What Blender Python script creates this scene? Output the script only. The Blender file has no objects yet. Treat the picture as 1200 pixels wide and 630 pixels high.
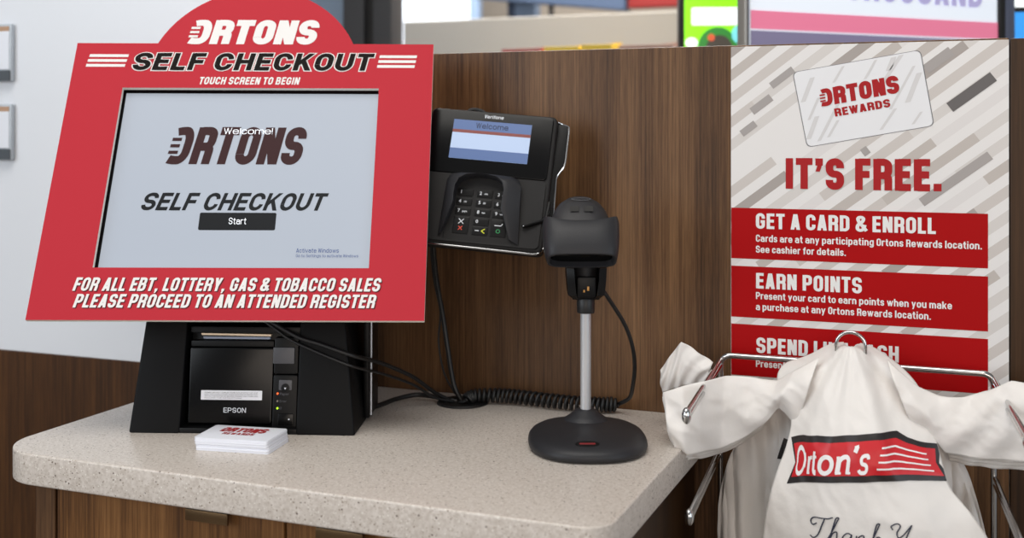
import bpy, bmesh, math, random
from mathutils import Vector, Matrix, noise
from mathutils.geometry import tessellate_polygon

random.seed(7)
SC = bpy.context.scene
COL = SC.collection
R = math.radians

# ------------------------------------------------------------------ camera, world, lamps, exposure
cd = bpy.data.cameras.new('camera')
cam = bpy.data.objects.new('camera', cd)
COL.objects.link(cam)
SC.camera = cam
cd.sensor_width = 36.0
cd.lens = 1363.0 / 1200.0 * 36.0
cd.shift_y = -161.0 / 1200.0
cam.location = (0, 0, 1.265)
cam.rotation_euler = (R(90), 0, R(21.73))
cd.clip_start = 0.05
cd.dof.use_dof = True
cd.dof.focus_distance = 1.40
cd.dof.aperture_fstop = 4.0

SC.view_settings.view_transform = 'Standard'
SC.view_settings.look = 'None'
SC.view_settings.gamma = 1.0
SC.view_settings.use_curve_mapping = False
SC.view_settings.exposure = 0.0

w = bpy.data.worlds.new('world')
SC.world = w
w.use_nodes = True
wb = w.node_tree.nodes['Background']
wb.inputs[0].default_value = (0.95, 0.97, 1.0, 1)
wb.inputs[1].default_value = 0.29


def area(name, loc, target, sx, sy, power, color):
    l = bpy.data.lights.new(name, 'AREA')
    l.shape = 'RECTANGLE'
    l.size, l.size_y = sx, sy
    l.energy = power
    l.color = color
    o = bpy.data.objects.new(name, l)
    COL.objects.link(o)
    o.location = loc
    d = Vector(target) - Vector(loc)
    o.rotation_euler = d.to_track_quat('-Z', 'Y').to_euler()
    return o


area('ceiling_light', (-0.5, 0.35, 2.9), (-0.5, 0.6, 0), 1.8, 1.2, 33, (1.0, 0.96, 0.90))
area('store_ceiling_light', (-1.4, 4.2, 3.0), (-1.4, 4.2, 0), 3.0, 2.0, 260, (1.0, 0.97, 0.93))
area('window_light', (-2.6, -1.9, 1.9), (-0.7, 1.3, 1.0), 2.2, 1.8, 54, (0.88, 0.94, 1.0))
area('side_window_light', (2.6, -0.2, 1.5), (-0.3, 1.2, 0.9), 1.6, 1.6, 22, (0.82, 0.91, 1.0))
area('added_warm_fill', (0.9, -2.3, 1.5), (-0.2, 1.4, 0.85), 1.6, 1.2, 26, (1.0, 0.86, 0.74))  # added warm fill without a fixture, lifts the shaded rear bags


# ------------------------------------------------------------------ materials
def lin(c):
    c = c / 255.0
    return c / 12.92 if c <= 0.04045 else ((c + 0.055) / 1.055) ** 2.4


def rgb(r, g, b):
    return (lin(r), lin(g), lin(b), 1.0)


def mat(name, col, rough=0.5, metal=0.0, emit=None, estr=0.0, spec=0.5, bump=None, coat=0.0):
    m = bpy.data.materials.new(name)
    m.use_nodes = True
    nt = m.node_tree
    b = nt.nodes['Principled BSDF']
    b.inputs['Base Color'].default_value = col
    b.inputs['Roughness'].default_value = rough
    b.inputs['Metallic'].default_value = metal
    b.inputs['Specular IOR Level'].default_value = spec
    b.inputs['Coat Weight'].default_value = coat
    b.inputs['Coat Roughness'].default_value = 0.08
    if emit:
        b.inputs['Emission Color'].default_value = emit
        b.inputs['Emission Strength'].default_value = estr
    if bump:
        tc = nt.nodes.new('ShaderNodeTexCoord')
        n = nt.nodes.new('ShaderNodeTexNoise')
        n.inputs['Scale'].default_value = bump[0]
        n.inputs['Detail'].default_value = 4
        bp = nt.nodes.new('ShaderNodeBump')
        bp.inputs['Strength'].default_value = bump[1]
        bp.inputs['Distance'].default_value = bump[2]
        nt.links.new(tc.outputs['Object'], n.inputs['Vector'])
        nt.links.new(n.outputs['Fac'], bp.inputs['Height'])
        nt.links.new(bp.outputs['Normal'], b.inputs['Normal'])
    return m


def wood(name, c0, c1, c2, rough=0.42):
    m = mat(name, c1, rough, spec=0.28)
    nt = m.node_tree
    b = nt.nodes['Principled BSDF']
    tc = nt.nodes.new('ShaderNodeTexCoord')
    mp = nt.nodes.new('ShaderNodeMapping')
    mp.inputs['Scale'].default_value = (1, 1, 0.012)
    nt.links.new(tc.outputs['Object'], mp.inputs['Vector'])
    n1 = nt.nodes.new('ShaderNodeTexNoise')
    n1.inputs['Scale'].default_value = 330
    n1.inputs['Detail'].default_value = 5
    n1.inputs['Roughness'].default_value = 0.65
    nt.links.new(mp.outputs[0], n1.inputs['Vector'])
    mp2 = nt.nodes.new('ShaderNodeMapping')
    mp2.inputs['Scale'].default_value = (1, 1, 0.06)
    nt.links.new(tc.outputs['Object'], mp2.inputs['Vector'])
    n2 = nt.nodes.new('ShaderNodeTexNoise')
    n2.inputs['Scale'].default_value = 28
    n2.inputs['Detail'].default_value = 3
    nt.links.new(mp2.outputs[0], n2.inputs['Vector'])
    mp3 = nt.nodes.new('ShaderNodeMapping')
    mp3.inputs['Scale'].default_value = (1, 1, 0.035)
    nt.links.new(tc.outputs['Object'], mp3.inputs['Vector'])
    n3 = nt.nodes.new('ShaderNodeTexNoise')
    n3.inputs['Scale'].default_value = 900
    n3.inputs['Detail'].default_value = 2
    nt.links.new(mp3.outputs[0], n3.inputs['Vector'])
    a1 = nt.nodes.new('ShaderNodeMath')
    a1.operation = 'MULTIPLY_ADD'
    a1.inputs[1].default_value = 0.45
    nt.links.new(n2.outputs['Fac'], a1.inputs[0])
    a2 = nt.nodes.new('ShaderNodeMath')
    a2.operation = 'MULTIPLY'
    a2.inputs[1].default_value = 0.55
    nt.links.new(n1.outputs['Fac'], a2.inputs[0])
    nt.links.new(a2.outputs[0], a1.inputs[2])
    a3 = nt.nodes.new('ShaderNodeMath')
    a3.operation = 'MULTIPLY_ADD'
    a3.inputs[1].default_value = 0.22
    nt.links.new(n3.outputs['Fac'], a3.inputs[0])
    nt.links.new(a1.outputs[0], a3.inputs[2])
    cr = nt.nodes.new('ShaderNodeValToRGB')
    e = cr.color_ramp.elements
    e[0].position, e[0].color = 0.46, c0
    e[1].position, e[1].color = 0.78, c2
    k = e.new(0.60)
    k.color = c1
    nt.links.new(a3.outputs[0], cr.inputs['Fac'])
    nt.links.new(cr.outputs[0], b.inputs['Base Color'])
    bp = nt.nodes.new('ShaderNodeBump')
    bp.inputs['Strength'].default_value = 0.25
    bp.inputs['Distance'].default_value = 0.0004
    nt.links.new(n1.outputs['Fac'], bp.inputs['Height'])
    nt.links.new(bp.outputs['Normal'], b.inputs['Normal'])
    return m


def quartz():
    m = mat('quartz', rgb(196, 184, 168), 0.33)
    nt = m.node_tree
    b = nt.nodes['Principled BSDF']
    tc = nt.nodes.new('ShaderNodeTexCoord')
    prev = None
    base = nt.nodes.new('ShaderNodeTexNoise')
    base.inputs['Scale'].default_value = 260
    base.inputs['Detail'].default_value = 3
    nt.links.new(tc.outputs['Object'], base.inputs['Vector'])
    cr = nt.nodes.new('ShaderNodeValToRGB')
    cr.color_ramp.elements[0].position = 0.3
    cr.color_ramp.elements[0].color = rgb(188, 178, 168)
    cr.color_ramp.elements[1].position = 0.7
    cr.color_ramp.elements[1].color = rgb(213, 205, 197)
    nt.links.new(base.outputs['Fac'], cr.inputs['Fac'])
    prev = cr.outputs[0]
    for sc, thr, size, col in ((300, 0.86, 0.26, rgb(132, 116, 102)), (210, 0.90, 0.22, rgb(96, 82, 74)), (340, 0.84, 0.26, rgb(230, 226, 218)), (480, 0.74, 0.30, rgb(160, 146, 132))):
        v = nt.nodes.new('ShaderNodeTexVoronoi')
        v.inputs['Scale'].default_value = sc
        nt.links.new(tc.outputs['Object'], v.inputs['Vector'])
        sep = nt.nodes.new('ShaderNodeSeparateColor')
        nt.links.new(v.outputs['Color'], sep.inputs[0])
        g = nt.nodes.new('ShaderNodeMath')
        g.operation = 'GREATER_THAN'
        g.inputs[1].default_value = thr
        nt.links.new(sep.outputs[0], g.inputs[0])
        l = nt.nodes.new('ShaderNodeMath')
        l.operation = 'LESS_THAN'
        l.inputs[1].default_value = size
        nt.links.new(v.outputs['Distance'], l.inputs[0])
        mu = nt.nodes.new('ShaderNodeMath')
        mu.operation = 'MULTIPLY'
        nt.links.new(g.outputs[0], mu.inputs[0])
        nt.links.new(l.outputs[0], mu.inputs[1])
        mx = nt.nodes.new('ShaderNodeMix')
        mx.data_type = 'RGBA'
        nt.links.new(mu.outputs[0], mx.inputs[0])
        nt.links.new(prev, mx.inputs[6])
        mx.inputs[7].default_value = col
        prev = mx.outputs[2]
    nt.links.new(prev, b.inputs['Base Color'])
    return m


M = dict(
    wood=wood('walnut_laminate', rgb(58, 38, 22), rgb(88, 61, 38), rgb(118, 87, 58)),
    wood_dark_shaded=wood('dark_and_shaded_walnut', rgb(32, 19, 8), rgb(50, 31, 14), rgb(66, 43, 23)),  # dark cabinet carcass; on the right wall this colour holds painted-in shade
    wood_warm=wood('warm_walnut_laminate', rgb(40, 22, 7), rgb(64, 38, 15), rgb(92, 58, 27)),
    wood_drawer=wood('golden_walnut_laminate', rgb(66, 40, 17), rgb(102, 67, 34), rgb(138, 97, 56)),
    quartz=quartz(),
    white_wall=mat('white_wall', rgb(222, 226, 232), 0.35),
    floor=mat('floor_tile', rgb(120, 112, 104), 0.35),
    ceiling=mat('ceiling_white', rgb(215, 212, 208), 0.8),
    red=mat('sign_red', rgb(178, 42, 54), 0.6, spec=0.15),
    foam=mat('foam_white', rgb(232, 228, 220), 0.7),
    print_white=mat('print_white', rgb(224, 222, 220), 0.6, spec=0.15),
    print_black=mat('print_black', rgb(20, 16, 14), 0.6, spec=0.1),
    print_shadow=mat('print_shadow', rgb(84, 16, 22), 0.6, spec=0.3),
    black=mat('black_plastic', rgb(11, 11, 12), 0.5, spec=0.14, bump=(900, 0.25, 0.0004)),
    black2=mat('smooth_black_plastic', rgb(10, 10, 11), 0.4, spec=0.22),
    gloss=mat('gloss_black', rgb(6, 6, 7), 0.24, spec=0.22),
    grey_key=mat('grey_plastic', rgb(74, 74, 78), 0.4),
    dark_grey=mat('dark_grey_plastic', rgb(40, 39, 41), 0.5, spec=0.35),
    charcoal=mat('charcoal_plastic', rgb(36, 36, 39), 0.48, spec=0.35, bump=(700, 0.2, 0.0004)),
    term=mat('terminal_plastic', rgb(33, 32, 32), 0.5, spec=0.2, bump=(1200, 0.25, 0.0003)),
    chrome=mat('chrome', rgb(200, 200, 200), 0.14, 1.0),
    alu=mat('brushed_aluminium', rgb(196, 196, 198), 0.38, 0.55),
    brass=mat('bronze_pull', rgb(120, 96, 70), 0.3, 1.0),
    rubber=mat('cable_rubber', rgb(18, 18, 19), 0.45),
    screen=mat('screen_lit', rgb(110, 118, 130), 0.3, emit=rgb(190, 195, 203), estr=0.58, spec=0.15),
    screen_ink=mat('screen_brown', rgb(40, 22, 24), 0.4, emit=rgb(62, 36, 38), estr=0.5, spec=0.1),
    screen_ink2=mat('screen_black', rgb(22, 24, 26), 0.4, emit=rgb(30, 32, 36), estr=0.4, spec=0.1),
    screen_ghost=mat('screen_ghost', rgb(220, 226, 232), 0.3, emit=rgb(226, 230, 236), estr=0.7),
    screen_blue=mat('screen_bluegrey', rgb(60, 74, 110), 0.3, emit=rgb(84, 100, 142), estr=0.5, spec=0.1),
    label=mat('label_white', rgb(228, 228, 232), 0.5),
    ink_grey=mat('label_ink', rgb(60, 60, 66), 0.6),
    led_red=mat('led_orange', rgb(230, 80, 30), 0.3, emit=rgb(255, 96, 40), estr=1.6),
    led_green=mat('led_green', rgb(160, 230, 40), 0.3, emit=rgb(170, 250, 30), estr=1.6),
    led_off=mat('led_off', rgb(120, 110, 100), 0.4),
    slot=mat('steel_tear_bar', rgb(238, 216, 186), 0.35, 0.2),
    slot_paper=mat('paper_edge', rgb(150, 160, 178), 0.5),
    card=mat('white_card', rgb(230, 232, 240), 0.32),
    poster=None,
    poster_stripe=mat('poster_stripe', rgb(204, 202, 202), 0.4),
    poster_dark=mat('poster_dark_stripe', rgb(158, 152, 149), 0.4),
    poster_red=mat('poster_red', rgb(162, 7, 11), 0.45, spec=0.12),
    poster_red_type=mat('poster_red_type', rgb(160, 14, 20), 0.45, spec=0.3),
    poster_shadow=mat('poster_card_border', rgb(112, 110, 114), 0.6),
    poster_white=mat('poster_white', rgb(222, 222, 224), 0.4),
    bag=None,
    bag_red=mat('bag_red', rgb(196, 24, 34), 0.4),
    bag_black=mat('bag_black', rgb(30, 24, 24), 0.4),
    bag_white=mat('bag_white_ink', rgb(236, 232, 232), 0.45),
    t_blue=mat('lcd_blue', rgb(44, 58, 86), 0.3, emit=rgb(88, 112, 160), estr=0.75),
    t_light=mat('lcd_pale', rgb(90, 100, 116), 0.3, emit=rgb(190, 208, 238), estr=0.78),
    t_brown=mat('lcd_brown', rgb(100, 50, 46), 0.3, emit=rgb(112, 52, 48), estr=0.6),
    t_ink=mat('lcd_ink', rgb(24, 36, 64), 0.4, emit=rgb(24, 36, 64), estr=0.5),
    key_white=mat('key_white', rgb(205, 208, 214), 0.5),
    key_red=mat('key_red', rgb(214, 66, 40), 0.5),
    key_green=mat('key_green', rgb(20, 128, 70), 0.5),
    key_yellow=mat('key_yellow', rgb(190, 196, 30), 0.5),
    amber=mat('amber_contact', rgb(196, 140, 70), 0.4),
    mark_red=mat('emblem_red', rgb(120, 30, 34), 0.4),
    col_dark=mat('dark_frame', rgb(58, 58, 60), 0.5),
    col_black=mat('black_gasket', rgb(22, 20, 18), 0.6),
    blue_pane=mat('tinted_pane', rgb(128, 148, 170), 0.2),
    window=mat('daylight_pane', rgb(225, 235, 248), 0.3, emit=rgb(222, 232, 246), estr=0.75),
    beige=mat('beige_panel', rgb(196, 191, 182), 0.6),
    taupe=mat('taupe_wall', rgb(150, 140, 128), 0.7),
    steelblue=mat('blue_steel', rgb(70, 86, 112), 0.5),
    steelpale=mat('pale_blue_steel', rgb(134, 156, 186), 0.5),
    wine=mat('wine_red', rgb(130, 30, 28), 0.6),
    candy_red=mat('wrapper_red', rgb(176, 78, 70), 0.5),
    candy_yel=mat('wrapper_yellow', rgb(240, 206, 70), 0.5),
    candy_tan=mat('wrapper_tan', rgb(196, 160, 146), 0.5),
    disp_white=mat('display_white', rgb(210, 216, 224), 0.3, emit=rgb(222, 229, 238), estr=0.62),
    disp_pink=mat('display_pink', rgb(220, 120, 150), 0.3, emit=rgb(222, 122, 150), estr=0.5),
    disp_grey=mat('display_grey', rgb(124, 118, 148), 0.3, emit=rgb(128, 122, 150), estr=0.4),
    disp_violet=mat('display_violet', rgb(168, 162, 202), 0.3, emit=rgb(170, 164, 204), estr=0.5),
    disp_frame=mat('slate_frame', rgb(86, 92, 112), 0.4),
    silver=mat('silver_frame', rgb(170, 164, 156), 0.3, 0.7),
    game_green=mat('game_green', rgb(140, 240, 30), 0.3, emit=rgb(150, 250, 30), estr=0.9),
    game_deep=mat('game_deep_green', rgb(60, 140, 60), 0.3, emit=rgb(60, 140, 60), estr=0.7),
    game_white=mat('game_white', rgb(245, 252, 250), 0.3, emit=rgb(248, 253, 250), estr=1.0),
    game_dark=mat('game_dark', rgb(80, 74, 64), 0.3, emit=rgb(80, 74, 64), estr=0.6),
    game_cyan=mat('game_cyan', rgb(130, 225, 230), 0.3, emit=rgb(130, 225, 230), estr=0.8),
    game_orange=mat('game_orange', rgb(220, 96, 60), 0.3, emit=rgb(220, 96, 60), estr=0.8),
    game_blue=mat('game_blue', rgb(30, 140, 225), 0.3, emit=rgb(40, 150, 230), estr=0.8),
    holder=mat('clear_holder', rgb(176, 184, 192), 0.25),
    holder_paper=mat('holder_paper', rgb(226, 230, 238), 0.4),
    holder_tan=mat('holder_tan', rgb(176, 140, 112), 0.5),
    holder_dark=mat('holder_dark', rgb(70, 76, 82), 0.3),
)


def bag_mat():
    m = mat('bag_film', rgb(243, 240, 237), 0.42, spec=0.4, bump=(110, 0.3, 0.002))
    nt = m.node_tree
    b = nt.nodes['Principled BSDF']
    out = nt.nodes['Material Output']
    tr = nt.nodes.new('ShaderNodeBsdfTranslucent')
    tr.inputs['Color'].default_value = rgb(252, 246, 238)
    mx = nt.nodes.new('ShaderNodeMixShader')
    mx.inputs[0].default_value = 0.28
    nt.links.new(b.outputs[0], mx.inputs[1])
    nt.links.new(tr.outputs[0], mx.inputs[2])
    nt.links.new(mx.outputs[0], out.inputs['Surface'])
    return m


def poster_mat():
    # pale paper printed with broken diagonal stripes in greys and taupes
    m = mat('poster_print', rgb(232, 230, 228), 0.38)
    nt = m.node_tree
    b = nt.nodes['Principled BSDF']
    tc = nt.nodes.new('ShaderNodeTexCoord')
    mp = nt.nodes.new('ShaderNodeMapping')
    mp.inputs['Rotation'].default_value = (0, 0, R(-37))
    nt.links.new(tc.outputs['Object'], mp.inputs['Vector'])
    sep = nt.nodes.new('ShaderNodeSeparateXYZ')
    nt.links.new(mp.outputs[0], sep.inputs[0])

    def math_(op, a, bb=None):
        n = nt.nodes.new('ShaderNodeMath')
        n.operation = op
        for i, v in enumerate((a, bb)):
            if v is None:
                continue
            if isinstance(v, (int, float)):
                n.inputs[i].default_value = v
            else:
                nt.links.new(v, n.inputs[i])
        return n.outputs[0]
    row = math_('FLOOR', math_('DIVIDE', sep.outputs[1], 0.0118))
    wn = nt.nodes.new('ShaderNodeTexWhiteNoise')
    wn.noise_dimensions = '1D'
    nt.links.new(row, wn.inputs['W'])
    shift = math_('MULTIPLY', wn.outputs['Value'], 5.0)
    seg = math_('FLOOR', math_('ADD', math_('DIVIDE', sep.outputs[0], 0.13), shift))
    cmb = nt.nodes.new('ShaderNodeCombineXYZ')
    nt.links.new(row, cmb.inputs[0])
    nt.links.new(seg, cmb.inputs[1])
    wn2 = nt.nodes.new('ShaderNodeTexWhiteNoise')
    wn2.noise_dimensions = '2D'
    nt.links.new(cmb.outputs[0], wn2.inputs['Vector'])
    odd = math_('MODULO', math_('ABSOLUTE', row), 2.0)
    val = math_('MULTIPLY', wn2.outputs['Value'], odd)
    cr = nt.nodes.new('ShaderNodeValToRGB')
    cr.color_ramp.interpolation = 'CONSTANT'
    e = cr.color_ramp.elements
    e[0].position, e[0].color = 0.0, rgb(220, 217, 215)
    e[1].position, e[1].color = 0.10, rgb(212, 208, 206)
    for p, c in ((0.35, rgb(203, 198, 194)), (0.60, rgb(194, 187, 182)), (0.80, rgb(182, 174, 168)), (0.94, rgb(160, 152, 147))):
        k = e.new(p)
        k.color = c
    nt.links.new(val, cr.inputs['Fac'])
    nt.links.new(cr.outputs[0], b.inputs['Base Color'])
    return m


M['bag'] = bag_mat()
M['poster'] = poster_mat()


# ------------------------------------------------------------------ mesh helpers
class B:
    """collects shapes, then becomes one mesh object"""

    def __init__(self):
        self.v, self.f, self.m = [], [], []

    def add(self, verts, faces, mi=0):
        o = len(self.v)
        self.v += [tuple(p) for p in verts]
        self.f += [tuple(i + o for i in f) for f in faces]
        self.m += [mi] * len(faces)
        return self

    def box(self, x0, x1, y0, y1, z0, z1, bev=0.0, mi=0, seg=2):
        bm = bmesh.new()
        bmesh.ops.create_cube(bm, size=1.0)
        for q in bm.verts:
            q.co = Vector(((x0 + x1) / 2 + q.co.x * (x1 - x0), (y0 + y1) / 2 + q.co.y * (y1 - y0), (z0 + z1) / 2 + q.co.z * (z1 - z0)))
        if bev > 0:
            bmesh.ops.bevel(bm, geom=bm.edges[:], offset=bev, segments=seg, affect='EDGES', profile=0.6)
        return self.take(bm, mi)

    def take(self, bm, mi=0):
        bm.verts.index_update()
        self.add([q.co.copy() for q in bm.verts], [[q.index for q in f.verts] for f in bm.faces], mi)
        bm.free()
        return self

    def prism(self, poly, z0, z1, bev=0.0, mi=0, holes=(), frame=None, side_mi=None, seg=2):
        """polygon in x,y extruded along z (or in another frame: a function of three numbers)"""
        if bev > 0 and not holes:
            bm = bmesh.new()
            vs = [bm.verts.new((p[0], p[1], z0)) for p in poly]
            f = bm.faces.new(vs)
            r = bmesh.ops.extrude_face_region(bm, geom=[f])
            for q in r['geom']:
                if isinstance(q, bmesh.types.BMVert):
                    q.co.z = z1
            bmesh.ops.recalc_face_normals(bm, faces=bm.faces[:])
            ed = [e for e in bm.edges if abs(e.verts[0].co.z - e.verts[1].co.z) < 1e-9]
            bmesh.ops.bevel(bm, geom=ed, offset=bev, segments=seg, affect='EDGES', profile=0.6)
            if frame:
                for q in bm.verts:
                    q.co = Vector(frame(*q.co))
            return self.take(bm, mi)
        fr = frame or (lambda x, y, z: (x, y, z))
        loops = [poly] + list(holes)
        tris = tessellate_polygon([[Vector((p[0], p[1], 0)) for p in l] for l in loops])
        flat = [p for l in loops for p in l]
        n = len(flat)
        vs = [fr(p[0], p[1], z0) for p in flat] + [fr(p[0], p[1], z1) for p in flat]

        def up(t):
            a, b_, c = (flat[i] for i in t)
            s = (b_[0] - a[0]) * (c[1] - a[1]) - (b_[1] - a[1]) * (c[0] - a[0])
            return t if s > 0 else t[::-1]
        tt = [tuple(up(t)) for t in tris]
        self.add(vs, [tuple(i + n for i in t) for t in tt] + [t[::-1] for t in tt], mi)
        fs, o = [], 0
        for l in loops:
            k = len(l)
            fs += [(o + i, o + (i + 1) % k, o + (i + 1) % k + n, o + i + n) for i in range(k)]
            o += k
        self.add(vs, fs, mi if side_mi is None else side_mi)
        return self

    def tube(self, pts, r, seg=10, closed=False, mi=0, caps=True, flat=1.0):
        pts = [Vector(p) for p in pts]
        n = len(pts)
        rr = r if isinstance(r, (list, tuple)) else [r] * n
        t0 = (pts[1] - pts[0]).normalized()
        ref = Vector((0, 0, 1)) if abs(t0.z) < 0.9 else Vector((1, 0, 0))
        nx = t0.cross(ref).normalized()
        rings = []
        for i in range(n):
            if closed:
                t = (pts[(i + 1) % n] - pts[i - 1]).normalized()
            else:
                t = (pts[min(i + 1, n - 1)] - pts[max(i - 1, 0)]).normalized()
            nx = (nx - t * nx.dot(t)).normalized()
            ny = t.cross(nx)
            rings.append([pts[i] + (nx * math.cos(a) + ny * math.sin(a) * flat) * rr[i] for a in [2 * math.pi * k / seg for k in range(seg)]])
        vs = [p for q in rings for p in q]
        fs = []
        for i in range(n if closed else n - 1):
            for k in range(seg):
                a, b_ = i * seg + k, i * seg + (k + 1) % seg
                c, d = ((i + 1) % n) * seg + (k + 1) % seg, ((i + 1) % n) * seg + k
                fs.append((a, b_, c, d))
        if caps and not closed:
            fs.append(tuple(range(seg))[::-1])
            fs.append(tuple((n - 1) * seg + k for k in range(seg)))
        return self.add(vs, fs, mi)

    def loft(self, secs, mi=0, caps=True):
        k = len(secs[0])
        vs = [p for s in secs for p in s]
        fs = []
        for i in range(len(secs) - 1):
            for j in range(k):
                fs.append((i * k + j, i * k + (j + 1) % k, (i + 1) * k + (j + 1) % k, (i + 1) * k + j))
        if caps:
            fs.append(tuple(range(k))[::-1])
            fs.append(tuple((len(secs) - 1) * k + j for j in range(k)))
        return self.add(vs, fs, mi)

    def lathe(self, prof, c=(0, 0, 0), seg=40, sx=1.0, sy=1.0, mi=0, power=2.0):
        secs = []
        for r, z in prof:
            s = []
            for k in range(seg):
                a = 2 * math.pi * k / seg
                ca, sa = math.cos(a), math.sin(a)
                px = math.copysign(abs(ca) ** (2 / power), ca)
                py = math.copysign(abs(sa) ** (2 / power), sa)
                s.append((c[0] + r * sx * px, c[1] + r * sy * py, c[2] + z))
            secs.append(s)
        return self.loft(secs, mi)

    def grid(self, fn, nu, nv, mi=0):
        vs = [fn(i / nu, j / nv) for j in range(nv + 1) for i in range(nu + 1)]
        w_ = nu + 1
        fs = [(j * w_ + i, j * w_ + i + 1, (j + 1) * w_ + i + 1, (j + 1) * w_ + i) for j in range(nv) for i in range(nu)]
        return self.add(vs, fs, mi)

    def sphere(self, c, r, sx=1, sy=1, sz=1, seg=16, mi=0):
        prof = [(max(1e-5, math.sin(math.pi * i / 10)) * r, -math.cos(math.pi * i / 10) * r * sz) for i in range(11)]
        return self.lathe(prof, c, seg, sx, sy, mi)

    def build(self, name, mats, parent=None, smooth=True, recalc=True, angle=38):
        me = bpy.data.meshes.new(name)
        me.from_pydata(self.v, [], self.f)
        for m in (mats if isinstance(mats, (list, tuple)) else [mats]):
            me.materials.append(m)
        for p, mi in zip(me.polygons, self.m):
            p.material_index = mi
        bm = bmesh.new()
        bm.from_mesh(me)
        bmesh.ops.remove_doubles(bm, verts=bm.verts[:], dist=1e-6)
        if recalc:
            bmesh.ops.recalc_face_normals(bm, faces=bm.faces[:])
        if smooth:
            for f in bm.faces:
                f.smooth = True
            lim = math.radians(angle)
            for e in bm.edges:
                if len(e.link_faces) == 2 and e.calc_face_angle(0) > lim:
                    e.smooth = False
        bm.to_mesh(me)
        bm.free()
        o = bpy.data.objects.new(name, me)
        COL.objects.link(o)
        if parent:
            o.parent = parent
        return o


def tag(o, label=None, cat=None, group=None, kind=None):
    if label:
        o['label'] = label
    if cat:
        o['category'] = cat
    if group:
        o['group'] = group
    if kind:
        o['kind'] = kind
    return o


def empty(name, label, cat, loc=(0, 0, 0), rz=0.0, group=None, matrix=None):
    o = bpy.data.objects.new(name, None)
    COL.objects.link(o)
    o.empty_display_size = 0.05
    if matrix is not None:
        o.matrix_world = matrix
    else:
        o.location = loc
        o.rotation_euler = (0, 0, rz)
    return tag(o, label, cat, group)


def frame_matrix(o, u, v, n):
    u, v, n = Vector(u).normalized(), Vector(v), Vector(n)
    n = u.cross(v).normalized()
    v = n.cross(u).normalized()
    return Matrix(((u.x, v.x, n.x, o[0]), (u.y, v.y, n.y, o[1]), (u.z, v.z, n.z, o[2]), (0, 0, 0, 1)))


def rrect(x0, y0, x1, y1, r, seg=5):
    out = []
    for cx, cy, a0 in ((x1 - r, y0 + r, -90), (x1 - r, y1 - r, 0), (x0 + r, y1 - r, 90), (x0 + r, y0 + r, 180)):
        for k in range(seg + 1):
            a = R(a0 + 90 * k / seg)
            out.append((cx + r * math.cos(a), cy + r * math.sin(a)))
    return out


def catmull(pts, n):
    pts = [Vector(p) for p in pts]
    P = [pts[0] * 2 - pts[1]] + pts + [pts[-1] * 2 - pts[-2]]
    out = []
    m = len(pts) - 1
    for i in range(n + 1):
        u = i / n * m
        k = min(int(u), m - 1)
        t = u - k
        a, b, c, d = P[k], P[k + 1], P[k + 2], P[k + 3]
        out.append(0.5 * ((2 * b) + (c - a) * t + (2 * a - 5 * b + 4 * c - d) * t * t + (3 * b - a - 3 * c + d) * t ** 3))
    return out


# ------------------------------------------------------------------ lettering drawn from strokes (capitals, cap height 1)
def rounded(pts, closed=False, seg=7):
    """pts: (x, y) or (x, y, r): polyline with rounded corners"""
    P = [(p[0], p[1], p[2] if len(p) > 2 else 0.0) for p in pts]
    n = len(P)
    out = []
    for i in range(n):
        x, y, r = P[i]
        if r <= 0 or (not closed and i in (0, n - 1)):
            out.append((x, y))
            continue
        a = Vector(P[i - 1][:2]) - Vector((x, y))
        b = Vector(P[(i + 1) % n][:2]) - Vector((x, y))
        da = min(r, a.length * 0.5 if (P[i - 1][2] > 0) else a.length)
        db = min(r * 1.15, b.length * 0.5 if (P[(i + 1) % n][2] > 0) else b.length)
        da = min(r, da)
        s = Vector((x, y)) + a.normalized() * da
        e = Vector((x, y)) + b.normalized() * db
        c = Vector((x, y))
        for k in range(seg + 1):
            t = k / seg
            # rational quarter arc
            w_ = 0.7071
            d_ = (1 - t) ** 2 + 2 * w_ * t * (1 - t) + t * t
            p = (s * (1 - t) ** 2 + c * (2 * w_ * t * (1 - t)) + e * t * t) / d_
            out.append((p.x, p.y))
    return out


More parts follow.
